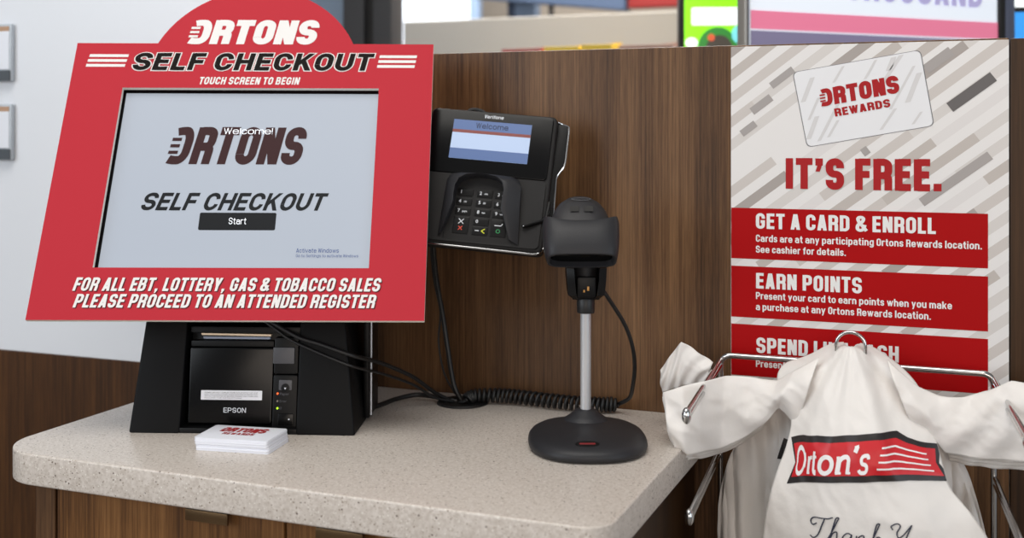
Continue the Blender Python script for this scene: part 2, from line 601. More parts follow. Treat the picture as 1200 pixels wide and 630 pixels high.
def glyph(ch, W, wt):
    """returns (strokes, slants, width); stroke = (points, closed); slant = (x0, y0, x1, y1, horizontal width)"""
    h = wt / 2
    a, b, c, d = h, W - h, h * 0.92, 1 - h * 0.92
    q = min((b - a) * 0.5, 0.30)
    S, D = [], []
    st = lambda *p: S.append((rounded(p), False))
    cl = lambda *p: S.append((rounded(p, True), True))
    ws = wt * 1.05
    if ch == 'O' or ch == '0':
        cl((a, c, q), (b, c, q), (b, d, q), (a, d, q))
    elif ch == 'Q':
        cl((a, c, q), (b, c, q), (b, d, q), (a, d, q))
    elif ch == 'C':
        st((b, 0.36), (b, c, q), (a, c, q), (a, d, q), (b, d, q), (b, 0.64))
    elif ch == 'G':
        st((W * 0.52, 0.46), (b, 0.46), (b, c, q), (a, c, q), (a, d, q), (b, d, q), (b, 0.66))
    elif ch == 'S':
        k = q * 0.9
        st((a, 0.31), (a, c, k), (b, c, k), (b, 0.50, k), (a, 0.50, k), (a, d, k), (b, d, k), (b, 0.69))
    elif ch == 'U':
        st((a, 1), (a, c, q), (b, c, q), (b, 1))
    elif ch == 'J':
        st((b, 1), (b, c, q), (a, c, q), (a, 0.3))
    elif ch == 'D':
        cl((a, c), (b, c, q), (b, d, q), (a, d))
    elif ch == 'B':
        k = q * 0.75
        cl((a, c), (b, c, k), (b, 0.52, k), (a, 0.52))
        cl((a, 0.52), (b - 0.02, 0.52, k), (b - 0.02, d, k), (a, d))
    elif ch == 'P':
        st((a, 0), (a, 1))
        st((a, 0.44), (b, 0.44, q * .8), (b, d, q * .8), (a, d))
    elif ch == 'R':
        st((a, 0), (a, 1))
        st((a, 0.47), (b, 0.47, q * .8), (b, d, q * .8), (a, d))
        st((a, 0.47), (b, 0.47, q * .7), (b, 0))
    elif ch == 'E':
        st((a, 0), (a, 1))
        for y in (c, 0.51, d):
            st((a, y), (W * (0.98 if y != 0.51 else 0.92), y))
    elif ch == 'F':
        st((a, 0), (a, 1))
        for y in (0.50, d):
            st((a, y), (W * (0.98 if y != 0.50 else 0.92), y))
    elif ch == 'L':
        st((a, 0), (a, 1))
        st((a, c), (W, c))
    elif ch == 'T':
        st((W / 2, 0), (W / 2, 1))
        st((0, d), (W, d))
    elif ch == 'I':
        st((W / 2, 0), (W / 2, 1))
    elif ch == 'H':
        st((a, 0), (a, 1))
        st((b, 0), (b, 1))
        st((a, 0.51), (b, 0.51))
    elif ch == 'N':
        st((a, 0), (a, 1))
        st((b, 0), (b, 1))
        D.append((b - h * .1, 0, a + h * .1, 1, ws))
    elif ch == 'M':
        st((a, 0), (a, 1))
        st((b, 0), (b, 1))
        D.append((W / 2, 0.05, a + h * .1, 1, ws * .9))
        D.append((W / 2, 0.05, b - h * .1, 1, ws * .9))
    elif ch == 'W':
        for x0, x1 in ((0.27, 0.0), (0.27, 0.5), (0.73, 0.5), (0.73, 1.0)):
            L = W - ws * .8
            D.append((ws * .4 + x0 * L, 0, ws * .4 + x1 * L, 1, ws * .8))
    elif ch == 'V':
        D.append((W / 2, 0, ws * .5, 1, ws))
        D.append((W / 2, 0, W - ws * .5, 1, ws))
    elif ch == 'A':
        D.append((ws * .5, 0, W / 2 - ws * .06, 1, ws))
        D.append((W - ws * .5, 0, W / 2 + ws * .06, 1, ws))
        st((W * 0.25, 0.25), (W * 0.75, 0.25))
    elif ch == 'Y':
        D.append((W / 2, 0.36, ws * .5, 1, ws))
        D.append((W / 2, 0.36, W - ws * .5, 1, ws))
        st((W / 2, 0), (W / 2, 0.45))
    elif ch == 'K':
        st((a, 0), (a, 1))
        D.append((a, 0.30, W - ws * .5, 1, ws * 1.05))
        D.append((W - ws * .45, 0, W * .42, 0.62, ws * 1.05))
    elif ch == 'X':
        D.append((ws * .5, 0, W - ws * .5, 1, ws))
        D.append((W - ws * .5, 0, ws * .5, 1, ws))
    elif ch == '&':
        k = min(.15, (b - a) * .5)
        st((W * 1.02, h * .6), (a + .03, 0.70, .1), (a + .03, d, k), (W * .74, d, k), (W * .74, 0.68, .12), (a, 0.40, .12), (a, c, k), (W * .72, c, k), (b + .02, 0.44))
    elif ch.islower():
        xh = 0.74
        d = xh - h * 0.92
        q = min((b - a) * 0.5, 0.24)
        mid = xh * 0.52
        ring = ((a, c, q), (b, c, q), (b, d, q), (a, d, q))
        if ch == 'a':
            st((a, 0.54), (a, d, q), (b, d, q), (b, 0))
            st((b, 0.43), (a, 0.43, q * .8), (a, c, q * .8), (b, c))
        elif ch in 'bdopqg':
            cl(*ring)
            if ch == 'b':
                st((a, 0), (a, 1))
            elif ch == 'd':
                st((b, 0), (b, 1))
            elif ch == 'p':
                st((a, -0.24), (a, xh))
            elif ch == 'q':
                st((b, -0.24), (b, xh))
            elif ch == 'g':
                st((b, xh), (b, -0.17, q * .8), (a, -0.17, q * .8), (a, -0.08))
        elif ch == 'c':
            st((b, 0.27), (b, c, q), (a, c, q), (a, d, q), (b, d, q), (b, 0.47))
        elif ch == 'e':
            st((b, 0.22), (b, c, q), (a, c, q), (a, d, q), (b, d, q), (b, mid - .02), (a, mid - .02))
        elif ch == 'f':
            st((W * .48, 0), (W * .48, 1 - h, .14), (W, 1 - h))
            st((0, d), (W * .95, d))
        elif ch == 't':
            st((W * .46, 0.95), (W * .46, c, .14), (W, c))
            st((0, d), (W * .95, d))
        elif ch in 'hn':
            st((a, 0), (a, 1 if ch == 'h' else xh))
            st((a, 0.4), (a, d, q), (b, d, q), (b, 0))
        elif ch == 'm':
            st((a, 0), (a, xh))
            for xa_, xb_ in ((a, W / 2), (W / 2, b)):
                st((xa_, 0.4), (xa_, d, q * .8), (xb_, d, q * .8), (xb_, 0))
        elif ch == 'r':
            st((a, 0), (a, xh))
            st((a, 0.4), (a, d, .12), (W, d))
        elif ch == 'u':
            st((a, xh), (a, c, q), (b, c, q), (b, 0.3))
            st((b, 0), (b, xh))
        elif ch == 'i':
            st((W / 2, 0), (W / 2, xh))
            st((W / 2, 0.86), (W / 2, 1.0))
        elif ch == 'l':
            st((W / 2, 0), (W / 2, 1))
        elif ch == 's':
            k = q * .85
            m2 = xh / 2
            st((a, 0.23), (a, c, k), (b, c, k), (b, m2, k), (a, m2, k), (a, d, k), (b, d, k), (b, 0.52))
        elif ch == 'k':
            st((a, 0), (a, 1))
            D.append((a, 0.20, W - ws * .5, xh, ws))
            D.append((W - ws * .45, 0, W * .42, 0.46, ws))
        elif ch == 'v':
            D.append((W / 2, 0, ws * .45, xh, ws * .9))
            D.append((W / 2, 0, W - ws * .45, xh, ws * .9))
        elif ch == 'y':
            D.append((W / 2, 0, ws * .45, xh, ws * .9))
            D.append((W * .30, -0.24, W - ws * .45, xh, ws * .9))
        elif ch == 'w':
            for xa_, xb_ in ((0.27, 0.0), (0.27, 0.5), (0.73, 0.5), (0.73, 1.0)):
                L = W - ws * .8
                D.append((ws * .4 + xa_ * L, 0, ws * .4 + xb_ * L, xh, ws * .8))
        elif ch == 'x':
            D.append((ws * .5, 0, W - ws * .5, xh, ws))
            D.append((W - ws * .5, 0, ws * .5, xh, ws))
        elif ch == 'z':
            st((0, d), (W, d))
            st((0, c), (W, c))
            D.append((ws * .5, c, W - ws * .5, d, ws))
    elif ch == '!':
        st((W / 2, 0), (W / 2, wt * 1.05))
        st((W / 2, 0.28), (W / 2, 1))
    elif ch == '.':
        st((W / 2, 0), (W / 2, wt * 1.05))
    elif ch == ',':
        st((W / 2, 0), (W / 2, wt))
        D.append((W / 2 - wt * .2, -wt * .8, W / 2 + wt * .15, wt * .3, wt * .6))
    elif ch == "'":
        st((W / 2, 1 - wt * 1.05), (W / 2, 1))
        D.append((W / 2 - wt * .2, 1 - wt * 1.9, W / 2 + wt * .15, 1 - wt * .8, wt * .6))
    return S, D


WID = {'I': 0.36, '.': 0.42, ',': 0.42, "'": 0.40, 'M': 1.30, 'W': 1.36, 'E': 0.86, 'F': 0.84, 'L': 0.80, 'T': 0.92, '&': 1.1, 'A': 1.02, ' ': 0.46, 'm': 1.5, 'w': 1.42, 'f': 0.66, 't': 0.66, 'r': 0.68, 's': 0.88, 'c': 0.9}


def layout(text, cap=0.56, wt=0.19, track=0.07):
    """places capitals; returns strokes, slants and the total width for cap height 1"""
    x = 0.0
    out = []
    for ch in text:
        W = cap * WID.get(ch, 1.0)
        if ch in "I.,'il!":
            W = wt * 1.12
        if ch != ' ':
            S, D = glyph(ch, W, wt)
            out.append((x, S, D))
        x += W + (track if ch != ' ' else 0)
    return out, x - track


def strip_quads(pts, closed, hw, ext=0.0):
    P = [Vector(p) for p in pts]
    Q = [P[0]]
    for p in P[1:]:
        if (p - Q[-1]).length > 1e-5:
            Q.append(p)
    if closed and (Q[0] - Q[-1]).length < 1e-5:
        Q.pop()
    P = Q
    n = len(P)
    if not closed and ext:
        P[0] = P[0] + (P[0] - P[1]).normalized() * ext
        P[-1] = P[-1] + (P[-1] - P[-2]).normalized() * ext
    L, Rr = [], []
    for i in range(n):
        if closed:
            t1, t2 = (P[i] - P[i - 1]).normalized(), (P[(i + 1) % n] - P[i]).normalized()
        else:
            t1 = (P[i] - P[i - 1]).normalized() if i else (P[1] - P[0]).normalized()
            t2 = (P[i + 1] - P[i]).normalized() if i < n - 1 else t1
        m = Vector((-(t1.y + t2.y), t1.x + t2.x))
        m = m.normalized() if m.length > 1e-6 else Vector((-t1.y, t1.x))
        k = hw / max(0.45, m.dot(Vector((-t1.y, t1.x))))
        L.append(P[i] + m * k)
        Rr.append(P[i] - m * k)
    quads = []
    for i in range(n if closed else n - 1):
        j = (i + 1) % n
        quads.append((L[i], Rr[i], Rr[j], L[j]))
    return quads


def lettering(bld, text, x0, y0, x1, y1, frame, cap=0.56, wt=0.19, track=0.07, shear=0.0, grow=0.0, mi=0, dx=0, dy=0, logo=False, fine=1):
    """fits text to the box x0..x1, y0..y1 (baseline to cap height); frame(x, y) gives a point on the surface"""
    glyphs, tw = layout(text, cap, wt, track)
    H = y1 - y0
    sx = (x1 - x0 - shear * H) / tw
    g = grow / H

    def put(p):
        return frame(x0 + dx + p[0] * sx + shear * p[1] * H, y0 + dy + p[1] * H)
    cnt = [0]

    def lay(q2):
        a2 = sum(q2[i].x * q2[(i + 1) % 4].y - q2[(i + 1) % 4].x * q2[i].y for i in range(4))
        if a2 < 0:
            q2 = q2[::-1]
        P = [Vector(put(p)) for p in q2]
        nn_ = (P[2] - P[0]).cross(P[3] - P[1])
        if nn_.length < 1e-14:
            return
        nn_ = nn_.normalized() * (cnt[0] * 9e-6)
        cnt[0] += 1
        bld.add([p + nn_ for p in P], [(0, 1, 2, 3)], mi)

    def face(q):
        if fine > 1:
            A, Bq, Cq, Dq = q
            rows = []
            for i in range(fine + 1):
                l = A + (Dq - A) * (i / fine)
                r = Bq + (Cq - Bq) * (i / fine)
                rows.append((l, r))
            for i in range(fine):
                lay([rows[i][0], rows[i][1], rows[i + 1][1], rows[i + 1][0]])
        else:
            lay(list(q))
    for gi, (ox, S, D) in enumerate(glyphs):
        cnt[0] = 0
        if logo and gi == 0:
            W = cap
            h = wt / 2
            a, b, c, d = h, W - h, h * .92, 1 - h * .92
            q = 0.26
            S = [(rounded([(W * .14, d - .03), (W * .26, d, .1), (b, d, q), (b, c, q), (W * .20, c, .1), (W * .06, c + .03)]), False)]
            for y in (0.315, 0.49, 0.665):
                S.append(([(-0.02, y), (W * .42, y)], 'thin'))
            D = []
        for pts, closed in S:
            hw = wt / 2
            e = g
            if closed == 'thin':
                hw, closed = 0.044, False
            # keep the stem weight whatever the horizontal fit
            for q in strip_quads([(p[0] + ox, p[1]) for p in pts], closed is True, hw + g, e):
                face(q)
        for (ax, ay, bx, by, ww) in D:
            kx = (bx - ax) / (by - ay)
            w2 = ww / 2 + g * 1.1
            ya, yb = ay - g, by + g
            xa, xb = ax - kx * g, bx + kx * g
            face((Vector((ox + xb - w2, yb)), Vector((ox + xa - w2, ya)), Vector((ox + xa + w2, ya)), Vector((ox + xb + w2, yb))))


def text_mesh(name, body, x, y, size, material, parent, z=0.0, bold=0.0, xs=1.0, shear=0.0, align='LEFT', width=None, frame=None):
    """plain sans lettering as a flat mesh in the parent's x, y plane"""
    cu = bpy.data.curves.new(name, 'FONT')
    cu.body = body
    cu.size = size
    cu.offset = bold * size
    cu.shear = shear
    cu.align_x = align
    cu.resolution_u = 3
    tmp = bpy.data.objects.new('tmp', cu)
    COL.objects.link(tmp)
    dg = bpy.context.evaluated_depsgraph_get()
    dg.update()
    me = bpy.data.meshes.new_from_object(tmp.evaluated_get(dg))
    bpy.data.objects.remove(tmp)
    bpy.data.curves.remove(cu)
    if width and len(me.vertices):
        xsn = [q.co.x for q in me.vertices]
        xs = width / (max(xsn) - min(xsn))
    for q in me.vertices:
        px, py = x + q.co.x * xs, y + q.co.y
        q.co = frame(px, py) if frame else (px, py, z)
    me.materials.clear()
    me.materials.append(material)
    me.name = name
    o = bpy.data.objects.new(name, me)
    COL.objects.link(o)
    o.parent = parent
    return o


# ================================================================== THE SETTING
def struct(name, b, mats, smooth=False):
    return tag(b.build(name, mats, None, smooth), kind='structure')


YW = 1.479
struct('floor', B().box(-5, 3, -3, 8, -0.06, 0.0), M['floor'])
struct('ceiling', B().box(-5, 3, 2.2, 8, 3.1, 3.16), M['ceiling'])
# walnut partition behind the counter, with its long low run to the left
wb_ = B()
wb_.box(-0.93, 0.0365, YW, YW + 0.045, 0.0, 1.3745, 0.0012)
struct('wall_back', wb_, M['wood'])
struct('wall_left', B().box(-3.2, -0.9305, YW + 0.0005, YW + 0.045, 0.0, 0.903, 0.001), M['wood_warm'])
struct('trim_1', B().box(-3.2, -0.955, YW + 0.002, YW + 0.05, 0.903, 2.5, 0.001), M['white_wall'])
struct('wall_right', B().box(0.0375, 0.8, YW - 0.004, YW + 0.041, 0.0, 1.3735, 0.0012), M['wood_dark_shaded'])  # partition walnut with its shade painted in as a darker wood colour
# beyond the partition
struct('wall_far', B().box(-5, 3, 6.6, 6.7, 0, 3.1), M['taupe'])
wn = empty('window_1', None, None)
wn['kind'] = 'structure'
B().box(-3.35, -2.56, 5.83, 5.84, 0.6, 2.45).build('pane', M['window'], wn, False)
fr = B()
for x in (-3.41, -2.56):
    fr.box(x, x + 0.05, 5.80, 5.86, 0.55, 2.5, 0.004)
fr.box(-3.36, -2.56, 5.80, 5.86, 2.45, 2.5, 0.004)
fr.box(-3.36, -2.56, 5.80, 5.86, 0.55, 0.6, 0.004)
fr.build('window_frame', M['steelpale'], wn)
struct('wall_half', B().box(-1.84, -0.62, 3.60, 3.70, 0, 1.645, 0.004), M['beige'])

door = empty('door_1', None, None)
door['kind'] = 'structure'
B().box(-1.90, -1.60, 2.80, 2.81, 0.1, 2.3).build('pane', M['blue_pane'], door, False)
b = B()
b.box(-1.60, -1.535, 2.77, 2.84, 0, 2.4, 0.004)
b.box(-1.508, -1.452, 2.77, 2.84, 0, 2.4, 0.004)
b.box(-1.96, -1.90, 2.77, 2.84, 0, 2.4, 0.004)
b.box(-1.90, -1.60, 2.77, 2.84, 2.3, 2.4, 0.004)
b.box(-1.90, -1.60, 2.77, 2.84, 0, 0.1, 0.004)
b.build('door_frame', M['col_dark'], door)
B().box(-1.535, -1.508, 2.785, 2.84, 0, 2.4).build('door_gasket', M['col_black'], door)

# ================================================================== COUNTER
X0, X1, Y0c = -1.056, -0.314, 1.021


def round_top(x0, x1, y0, y1, rl, rr, seg=14):
    out = []
    for cx, cy, a0, r in ((x0 + rl, y0 + rl, 180, rl), (x1 - rr, y0 + rr, 270, rr)):
        for k in range(seg + 1):
            a = R(a0 + 90 * k / seg)
            out.append((cx + r * math.cos(a), cy + r * math.sin(a)))
    return out + [(x1, y1), (x0, y1)]


gro_c = (-0.641, 1.4286)
hole = [(gro_c[0] + 0.029 * math.cos(2 * math.pi * k / 28), gro_c[1] + 0.029 * math.sin(2 * math.pi * k / 28)) for k in range(28)]
top = B().prism(round_top(X0, X1, Y0c, YW - 0.001, 0.062, 0.030), 0.8645, 0.90, 0.0022, seg=3).build('countertop', M['quartz'])
top.data.name = 'countertop'
tag(top, 'pale speckled quartz countertop with rounded front corners', 'countertop')

cab = empty('base_cabinet', 'walnut base cabinet with drawers carrying the speckled countertop', 'cabinet', (-0.69, 1.26, 0))
c0 = Vector((-0.69, 1.26, 0))


def cbox(x0, x1, y0, y1, z0, z1, bev=0.001):
    return B().box(x0 - c0.x, x1 - c0.x, y0 - c0.y, y1 - c0.y, z0, z1, bev)


b = cbox(-1.005, -0.335, 1.062, 1.474, 0.09, 0.864)
b.box(-0.985 - c0.x, -0.36 - c0.x, 1.11 - c0.y, 1.46 - c0.y, 0.0, 0.09)
b.build('carcass', M['wood_dark_shaded'], cab, False)
cbox(-1.006, -0.978, 1.042, 1.0625, 0.09, 0.8635).build('end_stile', M['wood'], cab, False)
for k, (dx0, dx1) in enumerate(((-0.9745, -0.672), (-0.669, -0.338))):
    d = cbox(dx0, dx1, 1.042, 1.0615, 0.665, 0.861).build('drawer', M['wood_drawer'], cab, False)
    hx = (-0.788, -0.734) if k == 0 else (-0.6265, -0.572)
    h = cbox(hx[0], hx[1], 1.030, 1.0415, 0.8585, 0.8605, 0.0004)
    h.box(hx[0] - c0.x, hx[1] - c0.x, 1.0295 - c0.y, 1.032 - c0.y, 0.8485, 0.8605, 0.0004)
    h.build('pull', M['brass'], d)
    cbox(dx0, dx1, 1.042, 1.0615, 0.095, 0.661).build('door', M['wood_drawer'], cab, False)

# cable grommet let into the counter
g = empty('cable_grommet', 'round black cable grommet let into the countertop near the wall', 'grommet', (gro_c[0], gro_c[1], 0.9))
B().lathe([(0.0215, 0.0004), (0.0215, 0.0026), (0.0235, 0.0034), (0.0325, 0.0030), (0.0345, 0.0012), (0.0345, 0.0001)], seg=40).build('rim', M['rubber'], g)
B().lathe([(0.0001, 0.0002), (0.0215, 0.0002), (0.0215, 0.0010), (0.0001, 0.0010)], seg=40).build('cover', M['col_black'], g)

# ================================================================== SELF CHECKOUT KIOSK
KU = Vector((math.cos(R(18.8)), math.sin(R(18.8)), 0))
KO = (-0.9535, 1.137, 0.9)
kiosk = empty('checkout_terminal', 'black self-checkout touch screen terminal on wedge base behind red sign', 'terminal', KO, R(18.8))


def pod(x0b, x1b, x0t, x1t, w0b, w0t, w1, z0, z1):
    """side pod with a front that leans back: bottom and top outlines"""
    return [[(x0b, w0b, z0), (x1b, w0b, z0), (x1b, w1, z0), (x0b, w1, z0)], [(x0t, w0t, z1), (x1t, w0t, z1), (x1t, w1, z1), (x0t, w1, z1)]]


def loft_bev(secs, bev):
    bb = B().loft(secs)
    bm = bmesh.new()
    vs = [bm.verts.new(p) for p in bb.v]
    for f in bb.f:
        bm.faces.new([vs[i] for i in f])
    bmesh.ops.recalc_face_normals(bm, faces=bm.faces[:])
    bmesh.ops.bevel(bm, geom=bm.edges[:], offset=bev, segments=3, affect='EDGES', profile=0.6)
    return B().take(bm)


loft_bev(pod(0.0, 0.0625, 0.0125, 0.0635, 0.0, 0.031, 0.150, 0.0, 0.146), 0.003).build('side_pod', M['black'], kiosk)
loft_bev(pod(0.2045, 0.2765, 0.2035, 0.258, 0.0, 0.031, 0.150, 0.0, 0.146), 0.003).build('side_pod', M['black'], kiosk)
b = B()
b.box(0.0615, 0.2055, 0.002, 0.148, 0.0, 0.0065, 0.001)
b.box(0.0615, 0.2055, 0.135, 0.148, 0.006, 0.145, 0.001)
b.box(0.0615, 0.2055, 0.040, 0.148, 0.128, 0.146, 0.001)
b.build('base_tray', M['black2'], kiosk)
b = loft_bev([[(0.02, 0.045, 0.144), (0.25, 0.045, 0.144), (0.25, 0.148, 0.144), (0.02, 0.148, 0.144)], [(0.07, 0.080, 0.19), (0.20, 0.080, 0.19), (0.20, 0.145, 0.19), (0.07, 0.145, 0.19)]], 0.004)
b.build('neck', M['black'], kiosk)
# card reader strip on the right flank, with its bright edge
b = B()
b.box(0.2745, 0.2815, 0.070, 0.140, 0.004, 0.190, 0.002)
b.build('card_reader', M['black2'], kiosk)
B().tube([(0.2836, 0.072, 0.008), (0.2836, 0.074, 0.10), (0.2836, 0.076, 0.18)], 0.0014, 8).build('reader_edge', M['alu'], kiosk)

# sign frame, shared by the monitor behind it
SO = (-1.0385, 1.0591, 1.0434)
SU, SV, SN = (0.9262, 0.377, -0.0035), (-0.1622, 0.4068, 0.899), (0.3403, -0.8321, 0.4379)
SM = frame_matrix(SO, SU, SV, SN)
KM = Matrix.Translation(KO) @ Matrix.Rotation(R(18.8), 4, 'Z')


def on_sign(o):
    """lays a mesh drawn in the sign's plane onto the kiosk's parent space"""
    T = KM.inverted() @ SM
    o.data.transform(T)
    return o


b = B()
b.prism(rrect(0.045, 0.045, 0.424, 0.332, 0.012), -0.052, -0.0125, 0.004, seg=3)
b.prism(rrect(0.12, 0.09, 0.35, 0.27, 0.02), -0.075, -0.05, 0.006)
on_sign(b.build('monitor_housing', M['black2'], kiosk))
scr = on_sign(B().prism([(0.0712, 0.060), (0.3995, 0.060), (0.3995, 0.3075), (0.0712, 0.3075)], -0.0126, -0.0112).build('screen', M['screen'], kiosk, False))


def scr_part(name, bld, material):
    o = on_sign(bld.build(name, material, scr, False, recalc=False))
    o.data.transform(Matrix.Identity(4))
    return o


SZ = -0.0108
fsc = lambda z: (lambda x, y: (x, y, z))
b = B()
lettering(b, 'ORTONS', 0.1345, 0.2065, 0.3125, 0.2585, fsc(SZ), cap=0.56, wt=0.225, track=0.06, shear=0.17, logo=True)
scr_part('screen_logo', b, M['screen_ink'])
b = B()
lettering(b, 'SELF CHECKOUT', 0.1104, 0.1438, 0.3440, 0.1672, fsc(SZ), cap=0.74, wt=0.20, track=0.10, shear=0.30)
scr_part('screen_heading', b, M['screen_ink2'])
b = B()
b.prism(rrect(0.1862, 0.1178, 0.2808, 0.1408, 0.002), -0.0112, SZ)
btn = scr_part('start_button', b, M['screen_ink2'])
for nm, body, x, y, hh, wid, m, wt_, cp in (('start_text', 'Start', 0.2232, 0.1252, 0.0085, 0.0215, M['screen_ghost'], 0.105, 0.66),
                                           ('notice_heading', 'Activate Windows', 0.3093, 0.0885, 0.0055, 0.0520, M['screen_blue'], 0.135, 0.66),
                                           ('notice_text', 'Go to Settings to activate Windows', 0.3095, 0.0825, 0.0038, 0.0760, M['screen_blue'], 0.13, 0.66),
                                           ('welcome_text', 'Welcome!', 0.2037, 0.2485, 0.0088, 0.0625, M['screen_ghost'], 0.09, 0.72)):
    b = B()
    lettering(b, body, x, y, x + wid, y + hh, fsc(SZ + 0.0008), cap=cp, wt=wt_, track=0.12)
    scr_part(nm, b, m)

# ---- red card sign
sign = empty('checkout_sign', 'large red arched self-checkout sign framing the touch screen', 'sign', matrix=SM)
SW, SH = 0.4691, 0.3762
ac, ar = (0.2344, 0.320), 0.1403
arch = []
a0 = math.asin((SH - ac[1]) / ar)
for k in range(41):
    a = a0 + (math.pi - 2 * a0) * k / 40
    arch.append((ac[0] + ar * math.cos(a), ac[1] + ar * math.sin(a)))
outline = [(0.0, 0.0), (SW, 0.0), (SW, SH)] + arch + [(0.0, SH)]
opening = [(0.0687, 0.0652), (0.4003, 0.0652), (0.4000, 0.3100), (0.0689, 0.3098)]
B().prism(outline, -0.006, 0.0, 0.0, 0, holes=[opening], side_mi=1).build('board', [M['red'], M['foam']], sign, False, recalc=False)


def sign_part(name, bld, material):
    return bld.build(name, material, sign, False, recalc=False)


z1, z2, z3 = 0.0003, 0.0008, 0.0012
b = B()
lettering(b, 'ORTONS', 0.1440, 0.3752, 0.3185, 0.4120, fsc(z1), cap=0.62, wt=0.25, track=0.055, shear=0.17, logo=True)
sign_part('logo_lettering', b, M['print_white'])
kw = dict(cap=0.72, wt=0.215, track=0.12, shear=0.20)
b = B()
lettering(b, 'SELF CHECKOUT', 0.0760, 0.3357, 0.3925, 0.3612, fsc(z1), grow=0.0012, **kw)
sign_part('heading_outline', b, M['print_white'])
b = B()
lettering(b, 'SELF CHECKOUT', 0.0760, 0.3357, 0.3925, 0.3612, fsc(z2), **kw)
sign_part('heading_lettering', b, M['print_black'])
b = B()
lettering(b, 'TOUCH SCREEN TO BEGIN', 0.1660, 0.3150, 0.2975, 0.3258, fsc(z1), cap=0.60, wt=0.20, track=0.12, shear=0.16)
sign_part('subheading_lettering', b, M['print_white'])
b = B()
for k in range(3):
    y = 0.3405 + k * 0.0073
    for xa, xb in ((0.0163, 0.0672), (0.3960, 0.4450)):
        s = 0.0012 * k
        sign_part('stripe', B().add([(xa + s, y, z1), (xb + s, y, z1), (xb + s + .0006, y + 0.0041, z1), (xa + s + .0006, y + 0.0041, z1)], [(0, 1, 2, 3)]), M['print_white'])
for txt, xa, xb, y in (('FOR ALL EBT, LOTTERY, GAS & TOBACCO SALES', 0.0492, 0.4172, 0.0358), ('PLEASE PROCEED TO AN ATTENDED REGISTER', 0.0530, 0.4122, 0.0152)):
    kw = dict(cap=0.52, wt=0.185, track=0.10, shear=0.20)
    b = B()
    lettering(b, txt, xa, y, xb, y + 0.0165, fsc(z1), dx=0.0011, dy=-0.0010, **kw)
    sign_part('notice_shadow', b, M['print_shadow'])
    b = B()
    lettering(b, txt, xa, y, xb, y + 0.0165, fsc(z2), **kw)
    sign_part('notice_lettering', b, M['print_white'])

# ================================================================== RECEIPT PRINTER (sits in the base)
prn = empty('receipt_printer', 'black receipt printer with white label in the terminal base', 'printer', KO, R(18.8))
PL = math.tan(R(8))


def pf(x, y, z):
    """drawn on the printer's leaning front: x across, y up, z out"""
    return (x, 0.012 + y * PL - z, y)


b = B()
b.prism(rrect(0.0680, 0.0095, 0.1712, 0.0995, 0.0025), -0.012, 0.0, 0.0012, frame=pf)
b.build('cover', M['gloss'], prn)
b = B()
b.prism(rrect(0.0660, 0.0070, 0.2030, 0.1240, 0.003), -0.060, -0.012, 0.001, frame=pf)
b.prism([(0.068, 0.1005), (0.171, 0.1005), (0.171, 0.1075), (0.068, 0.1075)], -0.012, -0.002, 0.001, frame=pf)
b.prism([(0.066, 0.1165), (0.203, 0.1165), (0.203, 0.124), (0.066, 0.124)], -0.012, -0.004, 0.001, frame=pf)
b.build('casing', M['black2'], prn)
B().prism([(0.080, 0.1138), (0.1665, 0.1128), (0.1665, 0.1150), (0.079, 0.1160)], -0.012, -0.0045, frame=pf).build('tear_bar', M['slot'], prn, False)
B().prism([(0.082, 0.1090), (0.1650, 0.1088), (0.1650, 0.1115), (0.081, 0.1115)], -0.012, -0.0065, frame=pf).build('paper_slot', M['slot_paper'], prn, False)
b = B()
b.prism(rrect(0.1725, 0.0690, 0.2020, 0.1120, 0.002), -0.012, 0.0, 0.001, frame=pf)
b.prism(rrect(0.1725, 0.0060, 0.2020, 0.0675, 0.002), -0.012, 0.0, 0.001, frame=pf)
pan = b.build('control_panel', M['black2'], prn)
B().prism(rrect(0.1718, 0.0815, 0.1980, 0.1010, 0.001), -0.002, 0.003, 0.0008, frame=pf).build('lever', M['grey_key'], prn)
b = B()
b.prism(rrect(0.1795, 0.0498, 0.1955, 0.0618, 0.0012), -0.001, 0.0005, 0.0002, frame=pf)
b.build('feed_plate', M['grey_key'], pan)
b = B()
b.prism([(0.1875 + 0.0052 * math.cos(2 * math.pi * k / 20), 0.0525 + 0.0052 * math.sin(2 * math.pi * k / 20)) for k in range(20)], 0.0, 0.0012, 0.0004, frame=pf)
b.build('feed_button', M['black2'], pan)
b = B()
b.prism([(0.1862, 0.0530), (0.1876, 0.0505), (0.1890, 0.0530)], 0.0012, 0.0015, frame=pf)
b.build('feed_symbol', M['key_white'], pan, False)
for x, y, m, nm in ((0.1782, 0.0457, 'led_red', 'paper_light'), (0.1784, 0.0368, 'led_off', 'error_light'), (0.1786, 0.0284, 'led_green', 'power_light')):
    B().prism([(x + 0.0012 * math.cos(2 * math.pi * k / 12), y + 0.0012 * math.sin(2 * math.pi * k / 12)) for k in range(12)], 0.0, 0.0006, frame=pf).build(nm, M[m], pan, False)
b = B()
b.prism(rrect(0.1800, 0.0088, 0.1985, 0.0222, 0.001), 0.0, 0.0015, 0.0005, frame=pf)
sw = b.build('power_switch', M['gloss'], pan)
B().prism([(0.1935 + 0.0010 * math.cos(2 * math.pi * k / 12), 0.0158 + 0.0010 * math.sin(2 * math.pi * k / 12)) for k in range(12)], 0.0015, 0.0018, frame=pf).build('switch_mark', M['key_white'], pan, False)
pz = lambda z: (lambda x, y: pf(x, y, z))
for nm, body, x, y, size, wid in (('paper_text', 'Paper', 0.1808, 0.0440, 0.0042, 0.0115), ('error_text', 'Error', 0.1808, 0.0355, 0.0042, 0.0085), ('power_text', '\u00d8', 0.1808, 0.0272, 0.0040, 0.003)):
    text_mesh(nm, body, x, y, size, M['grey_key'], pan, frame=pz(0.0004), width=wid)
